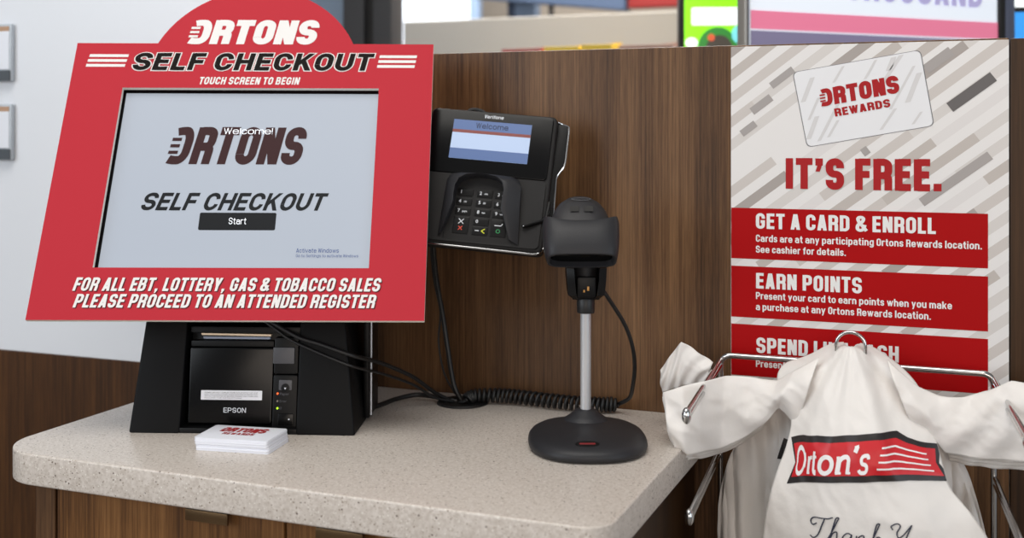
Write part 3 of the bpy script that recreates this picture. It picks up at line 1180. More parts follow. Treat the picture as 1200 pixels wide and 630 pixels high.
lab = B().prism(rrect(0.0835, 0.0375, 0.1592, 0.0487, 0.0008), 0.0, 0.0003, frame=pf).build('label_sticker', M['label'], prn, False)
for k, body in enumerate(('PLEASE USE ONLY SUPPLIED PAPER ROLLS WITH THIS UNIT', 'KEEP THE COVER CLOSED WHILE PRINTING IS UNDER WAY', 'SWITCH THE POWER OFF BEFORE OPENING THE COVER AND', 'FOLLOW THE INSTRUCTIONS')):
    text_mesh('sticker_text', body, 0.0880, 0.0455 - k * 0.0021, 0.0017, M['ink_grey'], lab, frame=pz(0.0005), width=0.0660 if k < 3 else 0.046)
b = B()
lettering(b, 'EPSON', 0.1122, 0.0226, 0.1400, 0.0284, pz(0.0004), cap=0.72, wt=0.14, track=0.13)
b.build('maker_lettering', M['key_white'], prn, False, recalc=False)

# ================================================================== STACK OF CARDS
ncard = 16
ct = 0.0009
ca = math.atan2(0.015, 0.0911)
base_o = Vector((-0.831, 1.1046, 0.9))
cm = None
for k in range(ncard):
    topc = k == ncard - 1
    lab_ = 'white printed rewards card lying topmost on the card stack' if topc else 'plain white card lying in the stack beneath the printed card'
    off = Vector((random.uniform(-.0006, .0006) - 0.0002 * k, random.uniform(-.0008, .0008), 0))
    root = empty('loyalty_card', lab_, 'card', base_o + off + Vector((0, 0, k * ct + 0.0001)), ca + random.uniform(-.008, .008) - 0.0, 'white cards stacked on the counter')
    if cm is None:
        cmo = B().prism(rrect(0, 0, 0.0905, 0.0585, 0.0035), 0.0, ct - 0.00008, 0.0001).build('card_body', M['card'], root)
        cm = cmo.data
    else:
        o = bpy.data.objects.new('card_body', cm)
        COL.objects.link(o)
        o.parent = root
    if topc:
        b = B()
        lettering(b, 'ORTONS', 0.0165, 0.0310, 0.0735, 0.0490, fsc(ct + 0.0001), cap=0.62, wt=0.25, track=0.05, shear=0.08, logo=True)
        b.build('logo_lettering', M['poster_red_type'], root, False, recalc=False)
        b = B()
        lettering(b, 'REWARDS', 0.0250, 0.0195, 0.0640, 0.0280, fsc(ct + 0.0001), cap=0.56, wt=0.2, track=0.1)
        b.build('name_lettering', M['poster_red_type'], root, False, recalc=False)

# ================================================================== PAYMENT TERMINAL
TM = frame_matrix((-0.6271, 1.3535, 1.2322), (0.9706, 0.2264, -0.082), (-0.0048, 0.3585, 0.9335), (0, 0, 0)) @ Matrix.Scale(1.022, 4)
pay = empty('payment_terminal', 'black card payment terminal with keypad mounted beside the red sign', 'payment terminal', matrix=TM)
b = B()
b.prism(rrect(-0.0315, -0.1100, 0.1310, 0.0665, 0.008), -0.030, -0.004, 0.003, seg=3)
b.build('casing', M['term'], pay)
B().prism(rrect(-0.0285, -0.0190, 0.1262, 0.0645, 0.006), -0.006, -0.0010, 0.0012).build('display_bezel', M['gloss'], pay)
# lower deck
deck_hole = [(0.0075, -0.104), (0.0900, -0.104), (0.0900, -0.022), (0.0075, -0.022)]
b = B()
b.prism(rrect(-0.0285, -0.1065, 0.1262, -0.0200, 0.006), -0.006, -0.0015, 0.0, holes=[deck_hole])
b.build('front_plate', M['term'], pay, False)
lcd = B().prism([(0, 0), (0.0996, 0), (0.0996, 0.0517), (0, 0.0517)], -0.0012, -0.0006).build('display', M['t_light'], pay, False)
zl = 0.0
for nm, y0, y1, m in (('header_band', 0.0385, 0.0517, 't_blue'), ('footer_band', 0.0, 0.0135, 't_blue'), ('brown_line', 0.0345, 0.0385, 't_brown')):
    B().prism([(0, y0), (0.0996, y0), (0.0996, y1), (0, y1)], -0.0007, -0.0003).build(nm, M[m], lcd, False)
b = B()
lettering(b, 'Welcome', 0.0290, 0.0416, 0.0705, 0.0490, fsc(0.0), cap=0.72, wt=0.15, track=0.12)
b.build('welcome_text', M['t_ink'], lcd, False, recalc=False)
b = B()
lettering(b, 'Verifone', 0.0378, 0.0560, 0.0633, 0.0608, fsc(-0.0006), cap=0.68, wt=0.17, track=0.09, shear=0.15)
b.build('maker_lettering', M['key_white'], pay, False, recalc=False)
# keypad and its privacy shield
B().prism([(0.006, -0.108), (0.094, -0.108), (0.094, -0.022), (0.006, -0.022)], -0.0125, -0.0065).build('keypad_tray', M['gloss'], pay, False)
shield_out = [(0.0020, -0.1000), (0.0035, -0.0300), (0.0080, -0.0235), (0.0160, -0.0210), (0.0840, -0.0205), (0.0930, -0.0230), (0.0970, -0.0290), (0.1015, -0.1040), (0.0975, -0.1060), (0.0895, -0.0985)]
inner = [(0.0895, -0.0985), (0.0800, -0.0720), (0.0765, -0.0630), (0.0768, -0.0520), (0.0775, -0.0400), (0.0740, -0.0300), (0.0660, -0.0245), (0.0540, -0.0222), (0.0420, -0.0220), (0.0290, -0.0245), (0.0200, -0.0300), (0.0165, -0.0390), (0.0160, -0.0500), (0.0165, -0.0600), (0.0130, -0.0740), (0.0050, -0.0985)]
b = B()
ring_o = [(0.1015, -0.1040), (0.0995, -0.0720), (0.0985, -0.0600), (0.0978, -0.0480), (0.0972, -0.0330), (0.0930, -0.0235), (0.0840, -0.0195), (0.0620, -0.0190), (0.0400, -0.0190), (0.0200, -0.0195), (0.0080, -0.0225), (0.0038, -0.0300), (0.0032, -0.0480), (0.0028, -0.0600), (0.0024, -0.0740), (0.0015, -0.1010)]
n = len(inner)
zi = [0.004, 0.011, 0.014, 0.015, 0.016, 0.016, 0.0155, 0.015, 0.015, 0.0155, 0.016, 0.016, 0.015, 0.014, 0.011, 0.004]
zo = [0.0, 0.003, 0.004, 0.005, 0.005, 0.005, 0.004, 0.004, 0.004, 0.004, 0.005, 0.005, 0.005, 0.004, 0.003, 0.0]
rows = [[(p[0], p[1], -0.004) for p in ring_o], [(p[0], p[1], z) for p, z in zip(ring_o, zo)]]
for t in (0.35, 0.7, 0.92):
    rows.append([(o_[0] * (1 - t) + i_[0] * t, o_[1] * (1 - t) + i_[1] * t, zz * (1 - t ** 0.8) + zj * t ** 0.8) for o_, i_, zz, zj in zip(ring_o, inner, zo, zi)])
rows.append([(p[0], p[1], z - 0.0012) for p, z in zip(inner, zi)])
rows.append([(p[0], p[1], -0.0075) for p in inner])
vs = [p for r_ in rows for p in r_]
b.add(vs, [(j * n + i, j * n + i + 1, (j + 1) * n + i + 1, (j + 1) * n + i) for j in range(len(rows) - 1) for i in range(n - 1)])
b.build('privacy_shield', M['charcoal'], pay, True, angle=50)
kx = (0.0275, 0.0520, 0.0745)
kt = [('1', '', 0, -0.0425), ('2', 'abc', 1, -0.0425), ('3', 'def', 2, -0.0425), ('4', 'ghi', 0, -0.0545), ('5', 'jkl', 1, -0.0545), ('6', 'mno', 2, -0.0545),
      ('7', 'pqrs', 0, -0.0668), ('8', 'tuv', 1, -0.0668), ('9', 'wxyz', 2, -0.0668), ('0', '', 1, -0.0785)]
for ch, sub, ci, y in kt:
    key = B().prism(rrect(kx[ci] - 0.0098, y - 0.0048, kx[ci] + 0.0098, y + 0.0048, 0.0012), -0.007, -0.003, 0.0008).build('key', M['black2'], pay)
    text_mesh('key_digit', ch, kx[ci] - 0.0065, y - 0.0018, 0.0060, M['key_white'], key, z=-0.0027, bold=0.02)
    if sub:
        text_mesh('key_letters', sub, kx[ci] - 0.0005, y - 0.0012, 0.0034, M['key_white'], key, z=-0.0027, bold=0.02)
for nm, cx, y0, y1 in (('cancel_key', kx[0], -0.0955, -0.0740), ('clear_key', kx[1], -0.0955, -0.0845), ('enter_key', kx[2], -0.0955, -0.0740)):
    key = B().prism(rrect(cx - 0.0098, y0, cx + 0.0098, y1, 0.0012), -0.007, -0.003, 0.0008).build(nm, M['black2'], pay)
    zt = -0.0027
    if nm == 'cancel_key':
        for yc_, r_, m in ((-0.0800, 0.0032, 'key_white'), (-0.0885, 0.0024, 'key_red')):
            b = B()
            for s in (-1, 1):
                for q in strip_quads([(cx - r_, yc_ - s * r_), (cx + r_, yc_ + s * r_)], False, 0.0005):
                    b.add([(p.x, p.y, zt) for p in q], [(0, 1, 2, 3)])
            b.build('cross_mark', M[m], key, False)
    elif nm == 'clear_key':
        b = B()
        for q in strip_quads([(cx - 0.006, -0.0900), (cx - 0.001, -0.0900)], False, 0.0005):
            b.add([(p.x, p.y, zt) for p in q], [(0, 1, 2, 3)])
        b.build('arrow_mark', M['key_white'], key, False)
        b = B()
        for q in strip_quads([(cx + 0.0062, -0.0872), (cx + 0.0022, -0.0900), (cx + 0.0062, -0.0928)], False, 0.0006):
            b.add([(p.x, p.y, zt) for p in q], [(0, 1, 2, 3)])
        b.build('chevron_mark', M['key_yellow'], key, False)
    else:
        b = B()
        for q in strip_quads([(cx - 0.005, -0.0815), (cx + 0.0025, -0.0815), (cx + 0.0042, -0.0800), (cx + 0.0042, -0.0785)], False, 0.0005):
            b.add([(p.x, p.y, zt) for p in q], [(0, 1, 2, 3)])
        b.build('return_mark', M['key_white'], key, False)
        b = B()
        for q in strip_quads([(cx + 0.0022 * math.cos(2 * math.pi * k / 16), -0.0885 + 0.0022 * math.sin(2 * math.pi * k / 16)) for k in range(16)], True, 0.0005):
            b.add([(p.x, p.y, zt) for p in q], [(0, 1, 2, 3)])
        b.build('ring_mark', M['key_green'], key, False)
b = B()
for pts in ([(0.0400, -0.1015), (0.0415, -0.1000), (0.0430, -0.1015)], [(0.0520, -0.1015), (0.0535, -0.1000), (0.0550, -0.1015)], [(0.0455, -0.0995), (0.0495, -0.0995), (0.0495, -0.1022), (0.0455, -0.1022), (0.0455, -0.0995)]):
    for q in strip_quads(pts, False, 0.0004):
        b.add([(p.x, p.y, -0.0062) for p in q], [(0, 1, 2, 3)])
b.build('chip_symbol', M['key_white'], pay, False)
# bright trim wire running round the body, reader fin, stylus
trim = [(-0.030, -0.1105, -0.006), (0.020, -0.1112, -0.005), (0.100, -0.1118, -0.005), (0.122, -0.1115, -0.006), (0.1300, -0.1060, -0.008), (0.1330, -0.0950, -0.010), (0.1332, -0.0700, -0.014), (0.1372, -0.0560, -0.020), (0.1366, -0.0300, -0.020), (0.1362, -0.0070, -0.020), (0.1440, 0.0085, -0.020), (0.1446, 0.0340, -0.020), (0.1445, 0.0560, -0.020), (0.1425, 0.0610, -0.020), (0.1360, 0.0630, -0.020), (0.130, 0.0640, -0.016)]
B().tube(catmull(trim, 80), 0.0012, 8).build('trim_wire', M['chrome'], pay)
b = B()
b.prism([(0.128, -0.100), (0.1320, -0.0950), (0.1325, -0.0700), (0.1365, -0.0560), (0.1355, -0.0070), (0.1434, 0.0080), (0.1438, 0.0560), (0.1412, 0.0610), (0.128, 0.0640)], -0.028, -0.018, 0.001)
b.build('swipe_reader', M['black2'], pay)
st_ = B().tube([(0.1045, -0.0815, 0.0035), (0.1260, -0.0715, -0.001), (0.1310, -0.0640, -0.006), (0.1320, -0.0440, -0.010)], 0.0024, 8).build('stylus_clip', M['black2'], pay)
B().sphere((0.1062, -0.0810, 0.0060), 0.0007).build('screw_dot', M['key_white'], pay)
B().tube(catmull([(0.010, 0.0655, -0.016), (0.016, 0.0715, -0.016), (0.024, 0.0725, -0.016), (0.033, 0.0700, -0.016), (0.036, 0.0650, -0.016)], 20), 0.0022, 8).build('cable_loop', M['rubber'], pay)
# wall arm behind it
inv = TM.inverted()
p0, p1 = Vector((0.05, -0.01, -0.030)), inv @ Vector((-0.585, 1.474, 1.26))
b = B().tube([p0, p1], 0.012, 14)
b.prism(rrect(0.015, -0.045, 0.085, 0.025, 0.006), -0.036, -0.0302, 0.001)
b.build('wall_arm', M['black2'], pay)

# ================================================================== SCANNER ON STAND
STO, STR = (-0.43, 1.316, 0.9), R(21.73)
stand = empty('scanner_stand', 'black oval-based stand with silver pole holding the scanner', 'stand', STO, STR)
by = -0.026
b = B()
b.lathe([(0.0002, 0.0004), (0.90, 0.0004), (0.985, 0.002), (1.0, 0.0055), (0.99, 0.0095), (0.95, 0.0130), (0.88, 0.0158), (0.75, 0.0187), (0.55, 0.0214), (0.35, 0.0230), (0.0002, 0.0236)], (0, by, 0), 64, 0.0690, 0.0835, power=2.45)
base = b.build('base', M['charcoal'], stand, True, angle=60)
B().lathe([(0.0265, 0.0205), (0.0250, 0.0240), (0.0185, 0.0285), (0.0125, 0.0335), (0.0105, 0.0350), (0.0001, 0.0352)], (0, 0.004, 0), 40).build('boss', M['charcoal'], stand, True, angle=60)
b = B()
el = [(-0.004 + 0.0135 * math.cos(2 * math.pi * k / 28), -0.090 + 0.0062 * math.sin(2 * math.pi * k / 28)) for k in range(28)]
bfr = lambda x, y, z: (x, y, z + 0.0180 + (y + 0.090) * 0.25)
b.prism(el, -0.001, 0.0005, frame=bfr)
em = b.build('badge', M['black2'], stand, False)
b = B()
b.prism(rrect(-0.0130, -0.0916, 0.0050, -0.0886, 0.0012), 0.0004, 0.0008, frame=bfr)
b.build('badge_mark', M['mark_red'], em, False, recalc=False)
B().lathe([(0.0064, 0.033), (0.0064, 0.158), (0.0001, 0.158)], (0, 0.004, 0), 32).build('pole', M['alu'], stand)
B().lathe([(0.0062, 0.1490), (0.0100, 0.1495), (0.0105, 0.1510), (0.0108, 0.1660), (0.0100, 0.1672), (0.0001, 0.1674)], (0, 0.003, 0), 32).build('collar', M['rubber'], stand)
# cradle cup: back shell and two wings that open towards the front
b = B()
for s in (-1, 1):
    sec = []
    for z, xo, xi, yf, yb in ((0.1670, 0.0160, 0.0095, -0.008, 0.020), (0.1720, 0.0215, 0.0120, -0.015, 0.024), (0.1900, 0.0230, 0.0140, -0.021, 0.026), (0.2045, 0.0238, 0.0150, -0.018, 0.028)):
        sec.append([(s * xi, yf, z), (s * xo, yf + 0.006, z), (s * xo, yb, z), (s * xi, yb, z)])
    b.loft(sec)
b.box(-0.018, 0.018, 0.016, 0.026, 0.167, 0.204, 0.002)
b.box(-0.0165, 0.0165, -0.004, 0.020, 0.1655, 0.174, 0.002)
b.box(-0.0115, 0.0115, -0.014, -0.004, 0.170, 0.194, 0.003)
cup = b.build('cradle', M['black2'], stand)
b = B()
b.box(0.0005, 0.0030, -0.0154, -0.0142, 0.1780, 0.1830, 0.0004)
b.box(-0.0040, -0.0020, -0.0154, -0.0142, 0.1760, 0.1790, 0.0004)
b.build('contact', M['amber'], cup)

scan = empty('barcode_scanner', 'dark grey handheld barcode scanner nose down in its stand', 'scanner', (STO[0], STO[1], STO[2] + 0.20), STR)


def head_section(cy, cz, hw, ht, t, power=2.8, seg=40, wrap=0.0, flat=0.0):
    ty, tz = t
    L = math.hypot(ty, tz)
    ty, tz = ty / L, tz / L
    out = []
    for k in range(seg):
        a = 2 * math.pi * k / seg
        ca, sa = math.cos(a), math.sin(a)
        px = hw * math.copysign(abs(ca) ** (2 / power), ca)
        pt = ht * math.copysign(abs(sa) ** (2 / power), sa)
        lift = wrap * (abs(px) / hw) ** 3
        out.append((px - 0.007, cy + pt * ty, cz + pt * tz + lift - 0.20))
    return out


b = B()
HEAD = [(0.012, 0.2790, 0.0180, 0.0110, (-.60, .80), 2.2), (0.010, 0.2720, 0.0265, 0.0180, (-.65, .75), 2.3), (0.006, 0.2640, 0.0320, 0.0230, (-.72, .70), 2.4),
        (0.001, 0.2540, 0.0355, 0.0270, (-.78, .62), 2.6), (-0.005, 0.2440, 0.0380, 0.0290, (-.82, .57), 2.8)]
b.loft([head_section(0.014, 0.2845, 0.0040, 0.0030, (-.55, .83))] + [head_section(*q) for q in HEAD] + [head_section(-0.014, 0.2320, 0.0390, 0.0270, (-.9, .45)), head_section(-0.022, 0.2220, 0.0370, 0.0230, (-.95, .3))])
b.tube([(-0.004, 0.012, 0.045), (-0.001, 0.010, 0.020), (0, 0.008, -0.020)], [0.020, 0.0165, 0.0125], 24)
head = b.build('housing', M['dark_grey'], scan, True, angle=60)
b = B()
b.loft([head_section(-0.006, 0.2430, 0.0395, 0.0300, (-.82, .57), 2.9, wrap=0.014), head_section(-0.0062, 0.2436, 0.0440, 0.0330, (-.82, .57), 3.0, wrap=0.014), head_section(-0.0085, 0.2410, 0.0452, 0.0345, (-.83, .56), 3.2, wrap=0.010),
        head_section(-0.018, 0.2330, 0.0446, 0.0320, (-.86, .51), 3.6, wrap=0.002), head_section(-0.030, 0.2245, 0.0428, 0.0245, (-.84, .54), 4), head_section(-0.0395, 0.2170, 0.0404, 0.0178, (-.82, .57), 4),
        head_section(-0.0402, 0.2160, 0.0396, 0.0168, (-.82, .57), 4), head_section(-0.0400, 0.2162, 0.0372, 0.0146, (-.82, .57), 4), head_section(-0.0330, 0.2230, 0.0350, 0.0136, (-.82, .57), 4)], caps=False)
b.build('nose_bumper', M['charcoal'], scan, True, angle=50)
b = B()
b.loft([head_section(-0.0350, 0.2212, 0.0360, 0.0142, (-.82, .57), 4), head_section(-0.0335, 0.2226, 0.0360, 0.0142, (-.82, .57), 4)])
b.build('scan_window', M['gloss'], scan)


def on_head(x, yy):
    """a point on the upper front of the housing: x across, yy along the slope (0 top, 1 bumper)"""
    secs = [((q[0], q[1]), q[3], q[4]) for q in HEAD]
    u = max(0, min(0.999, yy)) * 4
    k = int(u)
    t = u - k
    pts = []
    for (cy, cz), ht, (ty, tz) in (secs[k], secs[k + 1]):
        L = math.hypot(ty, tz)
        pts.append(Vector((x - 0.007, cy + ht * ty / L - 0.0012, cz + ht * tz / L - 0.20 + 0.0006)))
    return pts[0].lerp(pts[1], t)


b = B()
for xa, xb in ((-0.0125, -0.0025), (0.0040, 0.0145)):
    b.add([on_head(xa, 0.74), on_head(xb, 0.74), on_head(xb, 0.58), on_head(xa, 0.58)], [(0, 1, 2, 3)])
b.build('vent_slots', M['col_black'], scan, False)
B().tube([on_head(0.0115 * math.cos(a) + 0.001, 0.30 + 0.055 * math.sin(a)) for a in [2 * math.pi * k / 28 for k in range(28)]], 0.0004, 6, closed=True).build('emblem_ring', M['grey_key'], scan)

# coiled cord of the scanner
coil_c = catmull([(-0.6300, 1.4186, 0.9060), (-0.6230, 1.4270, 0.9110), (-0.5950, 1.4400, 0.9120), (-0.5640, 1.4440, 0.9115), (-0.5240, 1.4400, 0.9113), (-0.4860, 1.4390, 0.9113), (-0.4540, 1.4430, 0.9113), (-0.4300, 1.4520, 0.9118)], 480)
turns = 34
pts = []
n = len(coil_c)
for i, p in enumerate(coil_c):
    t = (coil_c[min(i + 1, n - 1)] - coil_c[max(i - 1, 0)]).normalized()
    sx = t.cross(Vector((0, 0, 1))).normalized()
    sz = sx.cross(t)
    a = 2 * math.pi * turns * i / (n - 1)
    rr = 0.0078 * min(1, i / 14, (n - 1 - i) / 14 + 0.05)
    pts.append(p + sx * math.cos(a) * rr + sz * math.sin(a) * rr)
lead = catmull([(-0.4300, 1.4520, 0.9118), (-0.4130, 1.4420, 0.9230), (-0.4036, 1.4250, 0.9407), (-0.3974, 1.4130, 0.9700), (-0.3968, 1.4000, 0.9985), (-0.4027, 1.3900, 1.0241), (-0.4125, 1.3750, 1.0489), (-0.4232, 1.3560, 1.0740), (-0.4330, 1.3440, 1.0880)], 60)
b = B().tube(pts, 0.0023, 7)
b.tube(lead, 0.0026, 8)
b.tube(catmull([(-0.6448, 1.4236, 0.9012), (-0.6380, 1.4186, 0.9030), (-0.6300, 1.4186, 0.9060)], 10), 0.0026, 8)
cable_inv = (Matrix.Translation((STO[0], STO[1], STO[2] + 0.20)) @ Matrix.Rotation(STR, 4, 'Z')).inverted()
co = b.build('coiled_cord', M['rubber'], scan, True, angle=80)
co.data.transform(cable_inv)


# ------------------------------------------------------------------ loose cables
def cable(name, pts, r, label, cat='cable'):
    P = [Vector(p) for p in catmull(pts, 60)]
    o = P[-1].copy()
    b_ = B().tube([p - o for p in P], r, 9)
    ob = b_.build(name, M['rubber'], None, True, angle=80)
    ob.location = o
    return tag(ob, label, cat)


cable('data_cable', [(-0.8250, 1.2160, 1.0420), (-0.8012, 1.2142, 1.0319), (-0.7820, 1.2165, 1.0223), (-0.7635, 1.2198, 1.0136), (-0.7399, 1.2263, 1.0068), (-0.7167, 1.2325, 0.9989), (-0.7000, 1.2480, 0.9900), (-0.6990, 1.3100, 0.9709), (-0.6860, 1.3700, 0.9432), (-0.6720, 1.4050, 0.9171), (-0.6560, 1.4270, 0.9016)], 0.0027, 'upper of two black cables sloping from the sign bottom to the grommet')
cable('power_cable', [(-0.8250, 1.2160, 1.0380), (-0.8013, 1.2143, 1.0270), (-0.7769, 1.2175, 1.0115), (-0.7449, 1.2240, 0.9980), (-0.7164, 1.2315, 0.9866), (-0.7000, 1.2450, 0.9780), (-0.6990, 1.3100, 0.9578), (-0.6860, 1.3700, 0.9331), (-0.6700, 1.4030, 0.9104), (-0.6520, 1.4250, 0.9016)], 0.0019, 'lower thinner black cable sloping across the terminal base to the grommet')
cable('mains_cable', [(-0.7560, 1.3150, 0.9040), (-0.7413, 1.3348, 0.9040), (-0.7300, 1.3600, 0.9045), (-0.7240, 1.3950, 0.9055), (-0.7060, 1.4200, 0.9075), (-0.6809, 1.4216, 0.9070), (-0.6633, 1.4240, 0.9045), (-0.6500, 1.4300, 0.9016)], 0.0032, 'thick black cable lying on the countertop between terminal and grommet')
cable('terminal_cable', [(-0.6560, 1.3750, 1.1500), (-0.6705, 1.4000, 1.1332), (-0.6753, 1.4100, 1.1094), (-0.6798, 1.4300, 1.0610), (-0.6755, 1.4400, 1.0134), (-0.6678, 1.4400, 0.9673), (-0.6560, 1.4330, 0.9237), (-0.6450, 1.4340, 0.9016)], 0.0034, 'thick black cable hanging straight down from the payment terminal')
cable('network_cable', [(-0.6570, 1.3740, 1.1480), (-0.6730, 1.4000, 1.1331), (-0.6791, 1.4100, 1.1035), (-0.6884, 1.4400, 1.0594), (-0.6841, 1.4500, 1.0173), (-0.6867, 1.4500, 0.9760), (-0.6766, 1.4450, 0.9366), (-0.6600, 1.4400, 0.9133), (-0.6480, 1.4380, 0.9016)], 0.0014, 'thin wavy black cable hanging beside the thick one under the payment terminal')

# ================================================================== POSTER
PX0, PX1, PZ0, PZ1 = -0.2885, 0.0362, 0.900, 1.3722
pm = Matrix(((1, 0, 0, PX0), (0, 0, -1, YW), (0, 1, 0, PZ0), (0, 0, 0, 1)))
pos = empty('rewards_poster', 'grey striped rewards poster with red bars on the walnut wall', 'poster', matrix=pm)
lx, lz = (lambda X: X - PX0), (lambda Z: Z - PZ0)
B().box(0, PX1 - PX0, 0, PZ1 - PZ0, 0.0005, 0.0045, 0.0004).build('panel', M['poster'], pos, False)
zp = 0.0048


def ppart(name, bld, material):
    return bld.build(name, material, pos, False, recalc=False)


# loyalty card printed on the poster
cardpts = [(-0.1933, 1.2460), (-0.0466, 1.2723), (-0.0619, 1.3622), (-0.2108, 1.3383)]


def quad_round(P, r, seg=5):
    out = []
    for i in range(4):
        p = Vector(P[i])
        a = (Vector(P[i - 1]) - p).normalized() * r
        c = (Vector(P[(i + 1) % 4]) - p).normalized() * r
        for k in range(seg + 1):
            t = k / seg
            q = (p + a) * (1 - t) ** 2 + p * 2 * t * (1 - t) + (p + c) * t * t
            out.append((lx(q.x), lz(q.y)))
    return out


cc = Vector((sum(p[0] for p in cardpts) / 4, sum(p[1] for p in cardpts) / 4))
big = [cc + (Vector(p) - cc) * 1.014 for p in cardpts]
ppart('card_border', B().prism(quad_round(big, 0.007), 0.0040, zp), M['poster_shadow'])
ppart('card_picture', B().prism(quad_round(cardpts, 0.007), 0.0040, zp + 0.0002), M['poster_white'])
b = B()
cu_, cv_ = Vector((0.1467, 0.0263)), Vector((-0.0164, 0.0912))
corg = Vector((-0.1933, 1.2460))
for (u0, v0, u1, v1, wd) in ((0.03, 0.60, 0.14, 0.90, .02), (0.05, 0.35, 0.16, 0.62, .012), (0.02, 0.10, 0.12, 0.38, .02), (0.10, 0.05, 0.30, 0.48, .014), (0.18, 0.08, 0.28, 0.28, .012), (0.62, 0.55, 0.86, 0.97, .02), (0.74, 0.80, 0.80, 0.96, .022), (0.84, 0.35, 0.97, 0.70, .022), (0.55, 0.75, 0.66, 0.97, .012), (0.70, 0.30, 0.94, 0.80, .012), (0.60, 0.06, 0.74, 0.30, .014), (0.85, 0.06, 0.93, 0.20, .012), (0.30, 0.78, 0.40, 0.97, .012)):
    q = [corg + cu_ * (u0 - wd) + cv_ * v0, corg + cu_ * (u0 + wd) + cv_ * v0, corg + cu_ * (u1 + wd) + cv_ * v1, corg + cu_ * (u1 - wd) + cv_ * v1]
    ppart('card_stripe', B().add([(lx(p.x), lz(p.y), zp + 0.0004) for p in q], [(0, 1, 2, 3)]), M['poster_stripe'])
ang = math.atan2(0.0263, 0.1467)


def rot_frame(ox, oz, z):
    ca_, sa_ = math.cos(ang), math.sin(ang)
    return lambda x, y: (lx(ox + x * ca_ - y * sa_), lz(oz + x * sa_ + y * ca_), z)


b = B()
lettering(b, 'ORTONS', 0, 0, 0.0945, 0.0212, rot_frame(-0.1765, 1.2955, zp + 0.0006), cap=0.60, wt=0.25, track=0.06, shear=0.05, logo=True)
ppart('card_logo', b, M['poster_red_type'])
b = B()
lettering(b, 'REWARDS', 0, 0, 0.0660, 0.0098, rot_frame(-0.1600, 1.2832, zp + 0.0006), cap=0.58, wt=0.22, track=0.10)
ppart('card_name', b, M['poster_red_type'])
fp = lambda z: (lambda X, Z: (lx(X), lz(Z), z))
b = B()
lettering(b, "IT'S FREE.", -0.2205, 1.1938, -0.0370, 1.2318, fp(zp + 0.0002), cap=0.55, wt=0.225, track=0.075)
ppart('headline', b, M['poster_red_type'])
# darker broken stripes of the pattern
b = B()
for X, Z, L, wd in ((-0.0284, 1.2934, 0.060, 0.0062), (-0.128, 1.2385, 0.0085, 0.005), (-0.238, 1.322, 0.034, 0.0045), (-0.275, 1.262, 0.022, 0.0045), (-0.0555, 1.339, 0.036, 0.006), (-0.0600, 1.1800, 0.095, 0.0055), (-0.262, 1.290, 0.03, 0.005)):
    d = Vector((math.cos(R(37)), math.sin(R(37))))
    nn = Vector((-d.y, d.x)) * wd
    p = Vector((X, Z))
    q = [p - nn, p + d * L - nn, p + d * L + nn, p + nn]
    ppart('dark_stripe', B().add([(lx(k.x), lz(k.y), zp) for k in q], [(0, 1, 2, 3)]), M['poster_dark'])
d = Vector((math.cos(R(37)), math.sin(R(37))))
b = B()
nn = Vector((-d.y, d.x)) * 0.0064
p = Vector((-0.0284, 1.2934))
b.add([(lx(k.x), lz(k.y), zp + .0001) for k in (p - nn, p + d * 0.060 - nn, p + d * 0.060 + nn, p + nn)], [(0, 1, 2, 3)])
ppart('charcoal_stripe', b, mat('poster_charcoal', rgb(92, 88, 88), 0.4))
for k, (za, zb) in enumerate(((1.1045, 1.1685), (1.0305, 1.0950), (0.9570, 1.0217))):
    ppart('red_bar', B().prism([(lx(-0.2880), lz(za)), (lx(0.0136), lz(za)), (lx(0.0136), lz(zb)), (lx(-0.2880), lz(zb))], 0.0044, zp), M['poster_red'])
for txt, xa, xb, za, zb in (('GET A CARD & ENROLL', -0.2569, -0.0440, 1.1430, 1.1622), ('EARN POINTS', -0.2567, -0.1287, 1.0678, 1.0872), ('SPEND LIKE CASH', -0.2562, -0.0860, 0.9868, 1.0062)):
    b = B()
    lettering(b, txt, xa, za, xb, zb, fp(zp + 0.0003), cap=0.50, wt=0.185, track=0.09)
    ppart('bar_heading', b, M['print_white'])
for txt, xa, wid, za in (('Cards are at any participating Ortons Rewards location.', -0.2569, 0.2640, 1.1265), ('See cashier for details.', -0.2569, 0.1095, 1.1127), ('Present your card to earn points when you make', -0.2569, 0.2310, 1.0543), ('a purchase at any Ortons Rewards location.', -0.2569, 0.2075, 1.0405),
                         ('Present your card to', -0.2569, 0.0980, 0.9690)):
    b = B()
    lettering(b, txt, xa, za, xa + wid, za + 0.0088, fp(zp + 0.0003), cap=0.50, wt=0.165, track=0.085)
    ppart('bar_text', b, M['print_white'])

# ================================================================== BAG RACK
RY = 1.440
rack = empty('bag_rack', 'chrome wire bag rack fixed to the wall right of the counter', 'rack', (-0.1355, RY, 0.60))
ro = Vector((-0.1355, RY, 0.60))


def rp(pts):
    return [Vector(p) - ro for p in pts]


def bar_path(z, x0, x1, zl, r=0.012):
    pts = [(x0, RY, zl), (x0, RY, z - r)]
    for k in range(1, 6):
        a = R(180 - 90 * k / 5)
        pts.append((x0 + r + r * math.cos(a), RY, z - r + r * math.sin(a)))
    for k in range(0, 6):
        a = R(90 - 90 * k / 5)
        pts.append((x1 - r + r * math.cos(a), RY, z - r + r * math.sin(a)))
    pts += [(x1, RY, zl)]
    return pts


